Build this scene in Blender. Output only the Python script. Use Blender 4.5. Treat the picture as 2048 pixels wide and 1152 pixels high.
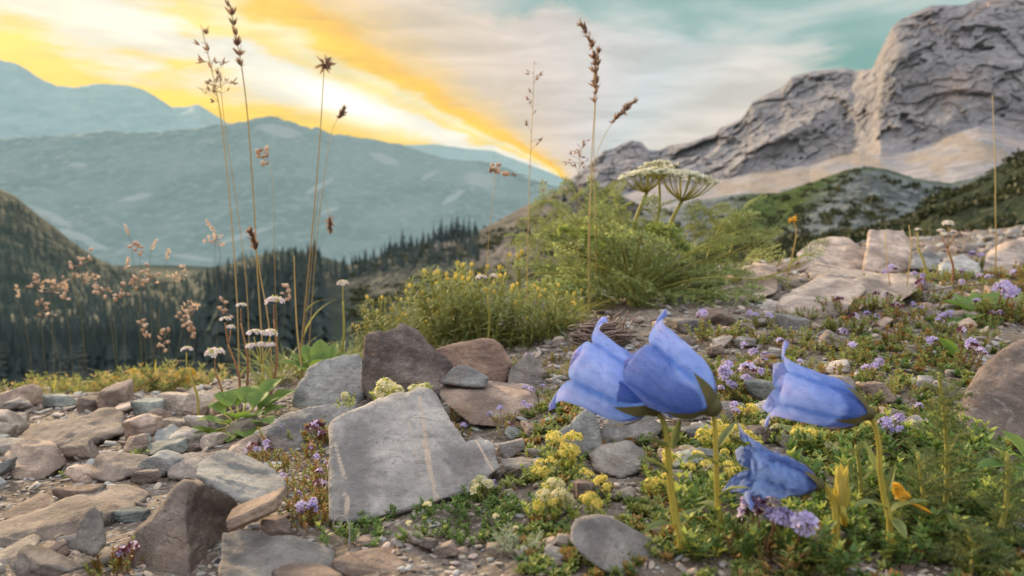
import bpy, bmesh, math, random
import numpy as np
from mathutils import Vector

for o in list(bpy.data.objects):
    bpy.data.objects.remove(o)
random.seed(11)
rng = np.random.default_rng(11)
S = bpy.context.scene
COL = S.collection

# ------------------------------------------------------------------ camera
F = 1500.0                      # focal length in photo pixels (photo 2048 x 1152)
CAM = np.array([0.0, 0.0, 0.13])
TILT = math.atan(146 / F)
FW = np.array([0, math.cos(TILT), -math.sin(TILT)])
UP = np.array([0, math.sin(TILT), math.cos(TILT)])
RT = np.array([1.0, 0, 0])
cd = bpy.data.cameras.new('camera')
cam = bpy.data.objects.new('camera', cd)
COL.objects.link(cam)
cam.location = CAM
cam.rotation_euler = (math.pi / 2 - TILT, 0, 0)
cd.sensor_width = 36
cd.lens = F / 2048 * 36
cd.clip_start = 0.01
cd.clip_end = 60000
cd.dof.use_dof = True
cd.dof.focus_distance = 0.41
cd.dof.aperture_fstop = 14.5
S.camera = cam

# ------------------------------------------------------------------ render / colour
S.render.engine = 'CYCLES'
S.view_settings.view_transform = 'Standard'
S.view_settings.look = 'None'
S.view_settings.exposure = 1.0
S.view_settings.gamma = 1.0
S.view_settings.use_curve_mapping = False
cy = S.cycles
cy.use_denoising = True
try:
    cy.denoiser = 'OPENIMAGEDENOISE'
    cy.denoising_input_passes = 'RGB_ALBEDO_NORMAL'
    cy.denoising_prefilter = 'ACCURATE'
except Exception:
    pass
cy.max_bounces = 8
cy.diffuse_bounces = 4
cy.glossy_bounces = 2
cy.transmission_bounces = 4
cy.transparent_max_bounces = 4
cy.volume_bounces = 0
cy.sample_clamp_indirect = 4

# ------------------------------------------------------------------ node helper
class NT:
    def __init__(s, tree):
        s.t = tree
        tree.nodes.clear()
    def n(s, kind, **kw):
        nd = s.t.nodes.new(kind)
        for k, v in kw.items():
            if k.startswith('i_'):
                nd.inputs[k[2:].replace('_', ' ')].default_value = v
            else:
                setattr(nd, k, v)
        return nd
    def link(s, a, b):
        s.t.links.new(a, b)
    def _in(s, sock, v):
        if v is None:
            return
        if isinstance(v, (int, float)):
            sock.default_value = v
        elif isinstance(v, (tuple, list)):
            sock.default_value = tuple(v) + ((1.0,) if len(v) == 3 and len(sock.default_value) == 4 else ())
        else:
            s.link(v, sock)
    def m(s, op, a, b=None, c=None, clamp=False):
        nd = s.t.nodes.new('ShaderNodeMath')
        nd.operation = op
        nd.use_clamp = clamp
        for i, v in enumerate((a, b, c)):
            s._in(nd.inputs[i], v)
        return nd.outputs[0]
    def sstep(s, v, lo, hi, tlo=0.0, thi=1.0):
        nd = s.t.nodes.new('ShaderNodeMapRange')
        nd.interpolation_type = 'SMOOTHSTEP'
        s._in(nd.inputs['Value'], v)
        s._in(nd.inputs['From Min'], lo); s._in(nd.inputs['From Max'], hi)
        s._in(nd.inputs['To Min'], tlo); s._in(nd.inputs['To Max'], thi)
        return nd.outputs[0]
    def mix(s, f, a, b, mode='MIX'):
        nd = s.t.nodes.new('ShaderNodeMix')
        nd.data_type = 'RGBA'
        nd.blend_type = mode
        s._in(nd.inputs[0], f); s._in(nd.inputs[6], a); s._in(nd.inputs[7], b)
        return nd.outputs[2]
    def ramp(s, f, stops, interp='LINEAR'):
        nd = s.t.nodes.new('ShaderNodeValToRGB')
        cr = nd.color_ramp
        cr.interpolation = interp
        while len(cr.elements) < len(stops):
            cr.elements.new(0.5)
        for e, (p, c) in zip(cr.elements, stops):
            e.position = p
            e.color = (c[0], c[1], c[2], 1)
        s._in(nd.inputs[0], f)
        return nd.outputs[0]
    def noise(s, vec, scale, detail=4, rough=0.55, dist=0.0, out=0):
        nd = s.t.nodes.new('ShaderNodeTexNoise')
        s._in(nd.inputs['Vector'], vec)
        nd.inputs['Scale'].default_value = scale
        nd.inputs['Detail'].default_value = detail
        nd.inputs['Roughness'].default_value = rough
        nd.inputs['Distortion'].default_value = dist
        return nd.outputs[out]
    def vor(s, vec, scale, feature='F1', out=0):
        nd = s.t.nodes.new('ShaderNodeTexVoronoi')
        nd.feature = feature
        s._in(nd.inputs['Vector'], vec)
        nd.inputs['Scale'].default_value = scale
        return nd.outputs[out]
    def mapping(s, vec, scale=(1, 1, 1), rot=(0, 0, 0), loc=(0, 0, 0)):
        nd = s.t.nodes.new('ShaderNodeMapping')
        s._in(nd.inputs['Vector'], vec)
        nd.inputs['Scale'].default_value = scale
        nd.inputs['Rotation'].default_value = rot
        nd.inputs['Location'].default_value = loc
        return nd.outputs[0]

# ------------------------------------------------------------------ sky
SUN_AZ, SUN_EL = math.radians(-36), math.radians(14.5)
world = bpy.data.worlds.new('World')
S.world = world
world.use_nodes = True
w = NT(world.node_tree)
tc = w.n('ShaderNodeTexCoord').outputs['Generated']
sx = w.n('ShaderNodeSeparateXYZ')
w.link(tc, sx.inputs[0])
az = w.m('ARCTAN2', sx.outputs[0], sx.outputs[1])
el = w.m('ARCSINE', sx.outputs[2])
vec = w.n('ShaderNodeCombineXYZ')
w.link(az, vec.inputs[0]); w.link(el, vec.inputs[1])
AZ0, EL0 = 0.097, 0.036
wp = w.noise(w.mapping(vec.outputs[0], scale=(3.5, 7.0, 1), rot=(0, 0, 0.3)), 1.7, 5, 0.6, 0.6, out=1)
ws = w.n('ShaderNodeSeparateColor')
w.link(wp, ws.inputs[0])
dx = w.m('ADD', w.m('SUBTRACT', AZ0, az), w.m('MULTIPLY', w.m('SUBTRACT', ws.outputs[0], 0.5), 0.05))
dy = w.m('ADD', w.m('SUBTRACT', el, EL0), w.m('MULTIPLY', w.m('SUBTRACT', ws.outputs[1], 0.5), 0.06))
beta = w.m('DIVIDE', w.m('ARCTAN2', dy, dx), math.pi)
# streaky noise drawn out along the cloud bands
streak = w.mapping(vec.outputs[0], scale=(2.2, 9.0, 1), rot=(0, 0, 0.33))
n1 = w.noise(streak, 1.6, 4, 0.55, 0.4)
n2 = w.noise(streak, 4.5, 6, 0.6, 0.3)
n3 = w.noise(vec.outputs[0], 3.2, 5, 0.55, 0.5)
dist = w.m('ADD', w.m('MULTIPLY', w.m('SUBTRACT', n1, 0.5), 0.055), w.m('MULTIPLY', w.m('SUBTRACT', n2, 0.5), 0.045))
b2 = w.m('ADD', beta, dist)
D = 180.0
bands = w.ramp(b2, [(0.0, (1.25, .80, .14)), (8 / D, (1.30, .78, .06)), (11.5 / D, (1.34, .77, .0)),
                    (13.5 / D, (1.32, .80, .05)), (16 / D, (1.12, .98, .82)), (20 / D, (1.10, 1.0, .90)),
                    (22 / D, (1.32, .88, .18)), (25 / D, (1.2, 1.0, .58)), (27.5 / D, (1.36, .74, .0)),
                    (31.5 / D, (1.32, .66, .03)), (35 / D, (1.12, .70, .28)), (45 / D, (.96, .72, .57)),
                    (70 / D, (.90, .72, .69)), (100 / D, (.82, .735, .75)), (125 / D, (.75, .755, .80)),
                    (150 / D, (.90, .77, .73)), (1.0, (1.0, .80, .70))])
# the veiled sun: a bright patch drawn out along the bands
ga = w.m('SUBTRACT', az, -0.215); gb = w.m('SUBTRACT', el, 0.142)
gs = w.m('ADD', w.m('MULTIPLY', ga, 0.94), w.m('MULTIPLY', gb, -0.34))
gt = w.m('ADD', w.m('MULTIPLY', ga, 0.34), w.m('MULTIPLY', gb, 0.94))
g2 = w.m('ADD', w.m('POWER', w.m('DIVIDE', w.m('ABSOLUTE', gs), 0.085), 2), w.m('POWER', w.m('DIVIDE', w.m('ABSOLUTE', gt), 0.02), 2))
glow = w.m('EXPONENT', w.m('MULTIPLY', g2, -1.0))
wisp = w.sstep(w.noise(w.mapping(vec.outputs[0], scale=(2.0, 11.0, 1), rot=(0, 0, 0.36)), 3.2, 7, 0.62, 0.5), 0.3, 0.7, 0.80, 1.14)
bands = w.mix(1.0, bands, wisp, 'MULTIPLY')
col = w.mix(glow, bands, (1.6, 1.5, 1.3))
# pale grey to teal cloud deck overhead
cl_n = w.noise(w.mapping(vec.outputs[0], scale=(1.7, 5.0, 1), rot=(0, 0, 0.2)), 2.3, 5, 0.55, 0.5)
ed = w.m('ADD', w.m('ADD', w.m('ADD', el, w.sstep(az, 0.16, 0.34, 0.0, 0.03)), w.m('MULTIPLY', w.m('SUBTRACT', cl_n, 0.5), 0.22)), w.m('MULTIPLY', az, 0.11))
cmask = w.m('MULTIPLY', w.sstep(ed, 0.240, 0.272), w.sstep(az, -0.12, 0.06))
tealc = w.ramp(w.noise(w.mapping(vec.outputs[0], scale=(1.5, 5.5, 1), rot=(0, 0, 0.2), loc=(0.4, 0.3, 0)), 2.6, 4, 0.5, 0.3),
               [(0.36, (0.16, 0.37, 0.37)), (0.5, (0.36, 0.51, 0.53)), (0.66, (0.85, 0.80, 0.80))])
col = w.mix(cmask, col, tealc)
# the bright open dome overhead and behind
lift = w.sstep(el, 0.1, 1.0, 0.48, 2.5)
rest = w.mix(1.0, w.mix(w.sstep(n3, 0.4, 0.62), (1.02, 0.97, 0.95), (0.74, 0.80, 0.88)), lift, 'MULTIPLY')
away = w.m('MAXIMUM', w.sstep(w.m('ABSOLUTE', az), 0.95, 1.5), w.sstep(el, 0.42, 0.8))
col = w.mix(away, col, rest)
sky = w.n('ShaderNodeTexSky', sky_type='NISHITA', sun_disc=False)
sky.sun_elevation = SUN_EL
sky.sun_rotation = SUN_AZ
sky.dust_density = 3.0
bg1 = w.n('ShaderNodeBackground'); bg1.inputs[1].default_value = 0.1
w.link(sky.outputs[0], bg1.inputs[0])
bg2 = w.n('ShaderNodeBackground'); bg2.inputs[1].default_value = 0.43
w.link(col, bg2.inputs[0])
ms = w.n('ShaderNodeMixShader'); ms.inputs[0].default_value = 0.98
w.link(bg1.outputs[0], ms.inputs[1]); w.link(bg2.outputs[0], ms.inputs[2])
wo = w.n('ShaderNodeOutputWorld')
w.link(ms.outputs[0], wo.inputs[0])

# ------------------------------------------------------------------ sun
sl = bpy.data.lights.new('sun', 'SUN')
sl.energy = 5.0
sl.angle = math.radians(4)
sl.color = (1.0, 0.74, 0.44)
sun = bpy.data.objects.new('sun', sl)
COL.objects.link(sun)
sd = Vector((math.sin(SUN_AZ) * math.cos(SUN_EL), math.cos(SUN_AZ) * math.cos(SUN_EL), math.sin(SUN_EL)))
sun.rotation_euler = sd.to_track_quat('Z', 'Y').to_euler()
sun.location = (-3, 10, 4)

# ------------------------------------------------------------------ geometry helpers
def P(px, py, d):
    return CAM + d * (FW + RT * ((px - 1024) / F) + UP * ((576 - py) / F))

def proj(p):
    q = np.asarray(p) - CAM
    d = q @ FW
    return 1024 + F * (q @ RT) / d, 576 - F * (q @ UP) / d, d

def unit(v):
    v = np.asarray(v, float)
    return v / np.maximum(np.linalg.norm(v, axis=-1, keepdims=True), 1e-12)

def _hash(ix, iy, iz, seed):
    h = (ix.astype(np.int64) * 374761393 + iy.astype(np.int64) * 668265263 + iz.astype(np.int64) * 2147483647 + seed * 974634777) & 0xFFFFFFFF
    h = ((h ^ (h >> 13)) * 1274126177) & 0xFFFFFFFF
    h = ((h ^ (h >> 16)) * 2246822519) & 0xFFFFFFFF
    return ((h ^ (h >> 15)) & 0xFFFFFF) / float(0x7FFFFF) - 1.0

def vnoise(p, seed=0):
    p = np.asarray(p, float)
    i = np.floor(p); f = p - i
    f = f * f * f * (f * (f * 6 - 15) + 10)
    x0, y0, z0 = i[..., 0], i[..., 1], i[..., 2]
    r = 0
    for a in (0, 1):
        for b in (0, 1):
            for c in (0, 1):
                wt = (f[..., 0] if a else 1 - f[..., 0]) * (f[..., 1] if b else 1 - f[..., 1]) * (f[..., 2] if c else 1 - f[..., 2])
                r = r + wt * _hash(x0 + a, y0 + b, z0 + c, seed)
    return r

def fbm(p, oct=4, seed=0, gain=0.5, ridged=False):
    p = np.asarray(p, float)
    a, s, t = 1.0, 0.0, 0.0
    for k in range(oct):
        n = vnoise(p * (2.03 ** k) + k * 17.3, seed + k)
        if ridged:
            n = 1 - 2 * np.abs(n)
        s = s + a * n
        t += a
        a *= gain
    return s / t

def frames(dirs, roll=None, up=(0, 0, 1)):
    """rotation matrices (n,3,3): local Y along dirs, local Z towards up, rolled"""
    y = unit(dirs)
    u = np.broadcast_to(np.asarray(up, float), y.shape)
    x = np.cross(y, u)
    bad = np.linalg.norm(x, axis=1) < 1e-4
    x[bad] = (1, 0, 0)
    x = unit(x)
    z = np.cross(x, y)
    if roll is not None:
        c, s = np.cos(roll)[:, None], np.sin(roll)[:, None]
        x, z = x * c + z * s, z * c - x * s
    return np.stack([x, y, z], axis=2)

class MB:
    def __init__(s):
        s.v, s.f, s.n, s.a, s.fm = [], [], 0, [], []
    def add(s, v, f, a=None, m=0):
        v = np.asarray(v, float).reshape(-1, 3)
        f = np.asarray(f, int)
        s.v.append(v)
        s.f.append(f + s.n)
        s.a.append(np.full(len(v), 0.0 if a is None else a) if a is None or np.isscalar(a) else np.asarray(a, float))
        s.fm.append(np.full(len(f), m, int))
        s.n += len(v)
        return s
    def stamp(s, v, f, M, T, scale=1.0, a=None, m=0):
        """copies of (v,f) placed by rotations M (n,3,3), points T (n,3), scale (n,) or (n,3)"""
        v = np.asarray(v, float); n = len(T)
        sc = np.broadcast_to(np.asarray(scale, float).reshape(-1, 1, 1) if np.ndim(scale) < 2 else np.asarray(scale, float)[:, None, :], (n, 1, 3) if np.ndim(scale) == 2 else (n, 1, 1))
        vv = np.einsum('nij,nkj->nki', M, v[None] * sc) + np.asarray(T)[:, None, :]
        ff = np.asarray(f, int)[None] + (np.arange(n) * len(v))[:, None, None]
        if a is not None:
            a = np.asarray(a, float)
            a = np.full(n * len(v), float(a)) if a.ndim == 0 else np.repeat(a, len(v)) if a.shape == (n,) else np.tile(a, n)
        return s.add(vv.reshape(-1, 3), ff.reshape(-1, ff.shape[-1]), a, m)
    def tube(s, path, rad, sides=5, a=None, m=0):
        p = np.asarray(path, float); n = len(p)
        r = np.broadcast_to(np.asarray(rad, float), (n,))
        t = unit(np.gradient(p, axis=0))
        ref = np.array([0, 0, 1.0]) if abs(t[0][2]) < 0.9 else np.array([1.0, 0, 0])
        xs = []
        x = unit(np.cross(t[0], ref))
        for k in range(n):
            x = unit(x - t[k] * (x @ t[k])); xs.append(x)
        xs = np.array(xs); zs = np.cross(xs, t)
        an = np.linspace(0, 2 * math.pi, sides, endpoint=False)
        v = p[:, None] + r[:, None, None] * (xs[:, None] * np.cos(an)[None, :, None] + zs[:, None] * np.sin(an)[None, :, None])
        i = np.arange(n - 1)[:, None] * sides; j = np.arange(sides)[None]; k = (j + 1) % sides
        f = np.stack([i + j, i + k, i + k + sides, i + j + sides], -1).reshape(-1, 4)
        aa = None if a is None else (np.repeat(np.linspace(0, 1, n), sides) if a == 't' else a)
        s.add(v.reshape(-1, 3), f, aa, m)
        c = [np.arange(sides)[::-1], np.arange(sides) + (n - 1) * sides]
        base = s.n - n * sides
        for q in c:
            if sides == 4:
                s.f.append(q[None] + base); s.fm.append(np.full(1, m))
            else:
                tri = np.stack([np.full(sides - 2, q[0]), q[1:-1], q[2:]], -1)
                s.f.append(tri + base); s.fm.append(np.full(len(tri), m))
        return s
    def mesh(s, name, org=(0, 0, 0)):
        V = np.concatenate(s.v) - np.asarray(org)
        me = bpy.data.meshes.new(name)
        me.vertices.add(len(V)); me.vertices.foreach_set('co', V.astype(np.float32).ravel())
        lo = np.concatenate([f.ravel() for f in s.f])
        ct = np.concatenate([np.full(len(f), f.shape[1]) for f in s.f])
        me.loops.add(len(lo)); me.loops.foreach_set('vertex_index', lo.astype(np.int32))
        me.polygons.add(len(ct))
        st = np.concatenate([[0], np.cumsum(ct)[:-1]])
        me.polygons.foreach_set('loop_start', st.astype(np.int32))
        me.polygons.foreach_set('material_index', np.concatenate(s.fm).astype(np.int32))
        me.polygons.foreach_set('use_smooth', np.ones(len(ct), bool))
        at = me.attributes.new('tone', 'FLOAT', 'POINT')
        at.data.foreach_set('value', np.concatenate(s.a).astype(np.float32))
        me.update(calc_edges=True)
        return me
    def build(s, name, mat, parent=None, org=None, flat=False):
        o_ = np.zeros(3)
        if parent is not None:
            q = parent
            while q is not None:
                o_ = o_ + np.array(q.location); q = q.parent
        elif org is not None:
            o_ = np.asarray(org, float)
        me = s.mesh(name, o_)
        for m in (mat if isinstance(mat, (list, tuple)) else [mat]):
            me.materials.append(m)
        if flat:
            me.polygons.foreach_set('use_smooth', np.zeros(len(me.polygons), bool))
        ob = bpy.data.objects.new(name, me)
        COL.objects.link(ob)
        if parent is not None:
            ob.parent = parent
        elif org is not None:
            ob.location = o_
        return ob

def tag(o, label=None, cat=None, group=None, kind=None):
    if label: o['label'] = label
    if cat: o['category'] = cat
    if group: o['group'] = group
    if kind: o['kind'] = kind
    return o

def thing(name, label, cat, loc, group=None):
    o = bpy.data.objects.new(name, None)
    o.empty_display_size = 0.01
    COL.objects.link(o)
    o.location = tuple(loc)
    return tag(o, label, cat, group, 'thing')

def copy_tree(o, parent=None):
    c = o.copy(); COL.objects.link(c); c.parent = parent
    for ch in o.children:
        copy_tree(ch, c)
    return c

_ico = {}
def ico(sub):
    if sub not in _ico:
        bm = bmesh.new()
        bmesh.ops.create_icosphere(bm, subdivisions=sub, radius=1)
        _ico[sub] = (np.array([v.co for v in bm.verts]), np.array([[v.index for v in f.verts] for f in bm.faces]))
        bm.free()
    return _ico[sub]

def vnormals(v, f):
    n = np.cross(v[f[:, 1]] - v[f[:, 0]], v[f[:, 2]] - v[f[:, 0]])
    r = np.zeros_like(v)
    for k in range(3):
        np.add.at(r, f[:, k], n)
    return unit(r)

def grid_faces(nu, nv):
    i, j = np.meshgrid(np.arange(nu - 1), np.arange(nv - 1), indexing='ij')
    a = i * nv + j
    return np.stack([a, a + nv, a + nv + 1, a + 1], -1).reshape(-1, 4)

def voronoi(p, seed=0):
    """random value of the nearest jittered cell, and the gap to the second nearest"""
    p = np.asarray(p, float); i0 = np.floor(p)
    b1 = np.full(p.shape[:-1], 9.0); b2 = b1.copy(); val = np.zeros(p.shape[:-1])
    for a in (-1, 0, 1):
        for b in (-1, 0, 1):
            for c in (-1, 0, 1):
                x, y, z = i0[..., 0] + a, i0[..., 1] + b, i0[..., 2] + c
                q = np.stack([x + .5 + .45 * _hash(x, y, z, seed), y + .5 + .45 * _hash(x, y, z, seed + 1), z + .5 + .45 * _hash(x, y, z, seed + 2)], -1)
                d = ((p - q) ** 2).sum(-1)
                near = d < b1
                b2 = np.where(near, b1, np.minimum(b2, d))
                val = np.where(near, _hash(x, y, z, seed + 3), val)
                b1 = np.where(near, d, b1)
    return val, np.sqrt(b2) - np.sqrt(b1)

def pinterp(x, xs, ys):
    """smooth (monotone-ish) interpolation"""
    xs = np.asarray(xs, float); ys = np.asarray(ys, float)
    return np.interp(x, xs, ys)

def curve3(pts, n=12):
    """Catmull-Rom through 3-D points"""
    p = np.asarray(pts, float)
    if len(p) == 2:
        return p[0] + (p[1] - p[0]) * np.linspace(0, 1, n)[:, None]
    q = np.vstack([2 * p[0] - p[1], p, 2 * p[-1] - p[-2]])
    m = len(p) - 1
    out = []
    for t in np.linspace(0, m - 1e-6, n):
        i = int(t); u = t - i
        a, b, c, d = q[i:i + 4]
        out.append(0.5 * (2 * b + (c - a) * u + (2 * a - 5 * b + 4 * c - d) * u * u + (3 * b - a - 3 * c + d) * u ** 3))
    return np.array(out)

# ------------------------------------------------------------------ material helpers
def new_mat(name):
    m = bpy.data.materials.new(name)
    m.use_nodes = True
    return m, NT(m.node_tree)

def finish(nt, col, rough=0.8, bump=None, bump_s=0.3, bump_d=0.01, trans=0.0, tcol=None, spec=0.25, sheen=0.0):
    b = nt.n('ShaderNodeBsdfPrincipled')
    nt._in(b.inputs['Base Color'], col)
    nt._in(b.inputs['Roughness'], rough)
    b.inputs['Specular IOR Level'].default_value = spec
    if sheen:
        b.inputs['Sheen Weight'].default_value = sheen
    if bump is not None:
        bn = nt.n('ShaderNodeBump')
        bn.inputs['Strength'].default_value = bump_s
        bn.inputs['Distance'].default_value = bump_d
        nt.link(bump, bn.inputs['Height'])
        nt.link(bn.outputs[0], b.inputs['Normal'])
    out = b.outputs[0]
    if trans > 0:
        t = nt.n('ShaderNodeBsdfTranslucent')
        nt._in(t.inputs[0], tcol if tcol is not None else col)
        mx = nt.n('ShaderNodeMixShader')
        mx.inputs[0].default_value = trans
        nt.link(b.outputs[0], mx.inputs[1]); nt.link(t.outputs[0], mx.inputs[2])
        out = mx.outputs[0]
    o = nt.n('ShaderNodeOutputMaterial')
    nt.link(out, o.inputs[0])

def leaf_mat(name, c1, c2, trans=0.35, tcol=None, scale=60.0, rough=0.6, spec=0.3):
    """leaf colour runs from c1 (tone 0) to c2 (tone 1) with a little mottling"""
    m, nt = new_mat(name)
    at = nt.n('ShaderNodeAttribute', attribute_name='tone')
    obi = nt.n('ShaderNodeObjectInfo')
    geo = nt.n('ShaderNodeTexCoord')
    nz = nt.noise(geo.outputs['Object'], scale, 3, 0.6)
    f = nt.m('ADD', nt.m('ADD', at.outputs['Fac'], nt.m('MULTIPLY', nt.m('SUBTRACT', nz, 0.5), 0.7)),
             nt.m('MULTIPLY', nt.m('SUBTRACT', obi.outputs['Random'], 0.5), 0.25), clamp=True)
    c = nt.mix(f, c1, c2)
    tc_ = nt.mix(0.5, c, tcol) if tcol else c
    finish(nt, c, rough, trans=trans, tcol=tc_, spec=spec)
    return m
# ------------------------------------------------------------------ near ground (heights relative to the camera)
G_PX = np.array([-700, 0, 300, 600, 900, 1200, 1500, 1800, 2100, 2700], float)
G_D = np.array([.14, .25, .33, .45, .6, .8, 1.0, 1.3, 1.8, 2.6, 3.6, 5, 8, 15, 40, 90], float)
G_Z = -np.array([
    [.14, .16, .17, .19, .22, .26, .30, .42, .68, 1.1, 1.6, 2.3, 3.8, 7.2, 15, 28],
    [.13, .14, .15, .165, .18, .205, .24, .36, .62, 1.0, 1.5, 2.2, 3.7, 7.0, 15, 28],
    [.128, .136, .145, .158, .172, .195, .238, .35, .61, 1.0, 1.5, 2.2, 3.7, 7.0, 15, 28],
    [.125, .130, .137, .146, .155, .168, .21, .33, .6, 1.0, 1.5, 2.2, 3.7, 7.0, 15, 28],
    [.122, .125, .130, .135, .138, .140, .165, .26, .5, .9, 1.4, 2.1, 3.6, 6.8, 14, 26],
    [.12, .12, .122, .120, .116, .106, .115, .15, .3, .6, 1.0, 1.6, 2.8, 5.5, 12, 22],
    [.12, .12, .12, .115, .105, .100, .098, .098, .115, .19, .35, .7, 1.5, 3.2, 8, 14],
    [.12, .12, .118, .112, .102, .098, .095, .095, .090, .085, .105, .22, .6, 1.4, 4, 9],
    [.12, .118, .115, .108, .100, .095, .090, .085, .078, .060, .050, .085, .3, .8, 2.5, 6],
    [.12, .115, .11, .10, .09, .08, .07, .06, .04, .0, -.05, -.1, -.1, 0, 0, 0]])

G_Z[:, -2] -= 12
G_Z[:, -1] -= 40
G_Z[:, -3] -= 1.5

def G(x, y):
    x = np.asarray(x, float); y = np.asarray(y, float)
    yy = np.maximum(y, 0.15)
    px = np.clip(1024 + F * x / yy, G_PX[0], G_PX[-1])
    ld = np.log(np.clip(yy, G_D[0], G_D[-1])); LD = np.log(G_D)
    i = np.clip(np.searchsorted(G_PX, px) - 1, 0, len(G_PX) - 2)
    j = np.clip(np.searchsorted(LD, ld) - 1, 0, len(LD) - 2)
    u = (px - G_PX[i]) / (G_PX[i + 1] - G_PX[i]); v = (ld - LD[j]) / (LD[j + 1] - LD[j])
    u = u * u * (3 - 2 * u)
    z = (G_Z[i, j] * (1 - u) + G_Z[i + 1, j] * u) * (1 - v) + (G_Z[i, j + 1] * (1 - u) + G_Z[i + 1, j + 1] * u) * v
    amp = np.clip(yy, 0.2, 3)
    p = np.stack([x * 9, y * 9, np.zeros_like(x)], -1)
    z = z + 0.007 * amp ** 0.5 * fbm(p, 3, 5) + 0.0022 * fbm(p * 6, 3, 9)
    return z + CAM[2]

def ground_hit(px, py):
    """the point where the view ray meets the near ground, and its depth"""
    d = np.exp(np.linspace(math.log(0.16), math.log(12), 700))
    pts = P(px, py, 1.0) - CAM
    q = CAM + d[:, None] * pts
    below = q[:, 2] < G(q[:, 0], q[:, 1])
    k = int(np.argmax(below)) if below.any() else len(d) - 1
    p = q[k].copy()
    p[2] = float(G(p[0], p[1]))
    return p, float(d[k])

def drop(p):
    p = np.array(p, float); p[2] = float(G(p[0], p[1])); return p

def mat_ground():
    m, nt = new_mat('stony_soil')
    tc = nt.n('ShaderNodeTexCoord').outputs['Object']
    a = nt.noise(tc, 18, 5, 0.6)
    b = nt.noise(tc, 220, 4, 0.65)
    c = nt.mix(nt.sstep(a, 0.35, 0.65), (0.10, 0.078, 0.062), (0.17, 0.14, 0.115))
    c = nt.mix(nt.sstep(b, 0.46, 0.72), c, (0.30, 0.27, 0.245))
    v = nt.vor(tc, 260)
    h = nt.m('ADD', nt.m('MULTIPLY', b, 0.7), nt.m('MULTIPLY', v, -0.5))
    finish(nt, c, 0.95, h, 0.9, 0.003, spec=0.1)
    return m

ng = 300
s_ = np.linspace(-1, 1, ng)
gx = 0.55 * s_ + 60 * np.sign(s_) * np.abs(s_) ** 6
gy = 0.45 + 0.75 * s_ + 60 * np.sign(s_) * np.abs(s_) ** 6
X, Y = np.meshgrid(gx, gy, indexing='ij')
Z = G(X, Y)
mb = MB().add(np.stack([X, Y, Z], -1).reshape(-1, 3), grid_faces(ng, ng))
tag(mb.build('ground', mat_ground()), kind='structure')

# ------------------------------------------------------------------ far terrain
def ridge(name, crest, D, foot, mat, nu=220, nv=90, amp=0.03, oct=5, scale=3.0, prof=1.0, rough=0.004, seed=1, back=0.5, tone=None, ridged=True, gul=1.0, block=0, flat=False, det=0.4):
    """A mountain range: crest [(px,py)], crest depth D (number or [(px,d)]), foot [(px,py,d)], falling away again behind."""
    cr = np.array(crest, float); ft = np.array(foot, float)
    px = np.linspace(cr[0, 0], cr[-1, 0], nu)
    cpy = np.interp(px, cr[:, 0], cr[:, 1])
    dc = np.interp(px, [q[0] for q in D], [q[1] for q in D]) if isinstance(D, (list, tuple)) else np.full(nu, float(D))
    fpy = np.interp(px, ft[:, 0], ft[:, 1]); fd = np.interp(px, ft[:, 0], ft[:, 2])
    Cp = np.array([P(a, b, c) for a, b, c in zip(px, cpy, dc)])
    Fp = np.array([P(a, b, c) for a, b, c in zip(px, fpy, fd)])
    H = np.abs(Cp[:, 2] - Fp[:, 2]).mean() + 1e-6
    v = np.linspace(0, 1, nv)
    pts = Fp[:, None] * (1 - v)[None, :, None] + Cp[:, None] * v[None, :, None]
    zz = Fp[:, None, 2] + (Cp[:, None, 2] - Fp[:, None, 2]) * (v ** prof)[None]
    pts[..., 2] = zz
    L = max(H, 0.15 * np.linalg.norm(Cp[-1] - Cp[0]))
    q = pts / L * scale
    env = np.sin(np.clip(v, 0, 1) * math.pi * 0.5 + 0.15) * (1 - 0.85 * v ** 6)
    n = fbm(q * np.array([1, 0.7, gul]), oct, seed, 0.55, ridged)
    n2 = fbm(q * 2.7 + 9, 4, seed + 40)
    nrm = np.array([0, -0.6, 0.8])
    if block:
        bv, bg = voronoi(q * block + .3 * n[..., None], seed + 90); bv2, bg2 = voronoi(q * block * 2.6, seed + 95)
        n = n + (bv * .35 + bv2 * .2)
    pts = pts + (amp * L * (n * env[None])[..., None]) * nrm + (amp * det * L * (n2 * env[None])[..., None]) * nrm
    pts[..., 2] += rough * L * fbm(np.stack([q[..., 0] * 9, q[..., 1] * 9, q[..., 2] * 2], -1), 4, seed + 7) * (v ** 2)[None]
    # the far side
    nb = 14
    t = np.linspace(0, 1, nb + 1)[1:]
    top = pts[:, -1]
    away = unit(top[:, :2])
    bk = np.zeros((nu, nb, 3))
    run = (H * 2.0 + np.linalg.norm(Cp - Fp, axis=1).mean() * 0.3) * back
    bk[..., :2] = top[:, None, :2] + away[:, None] * (t * run)[None, :, None]
    bk[..., 2] = top[:, None, 2] - (H * 1.1 * t ** 1.3)[None]
    bk[..., 2] += amp * 0.6 * L * fbm(bk / L * scale, 4, seed + 3) * np.minimum(t * 3, 1)[None]
    allp = np.concatenate([pts, bk], 1)
    ny = nv + nb
    a = None
    if tone is not None:
        pp = proj(allp.reshape(-1, 3))
        a = tone(pp[0], pp[1], allp.reshape(-1, 3))
    mb = MB().add(allp.reshape(-1, 3), grid_faces(nu, ny), a)
    return mb.build(name, mat, flat=flat), allp

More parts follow.
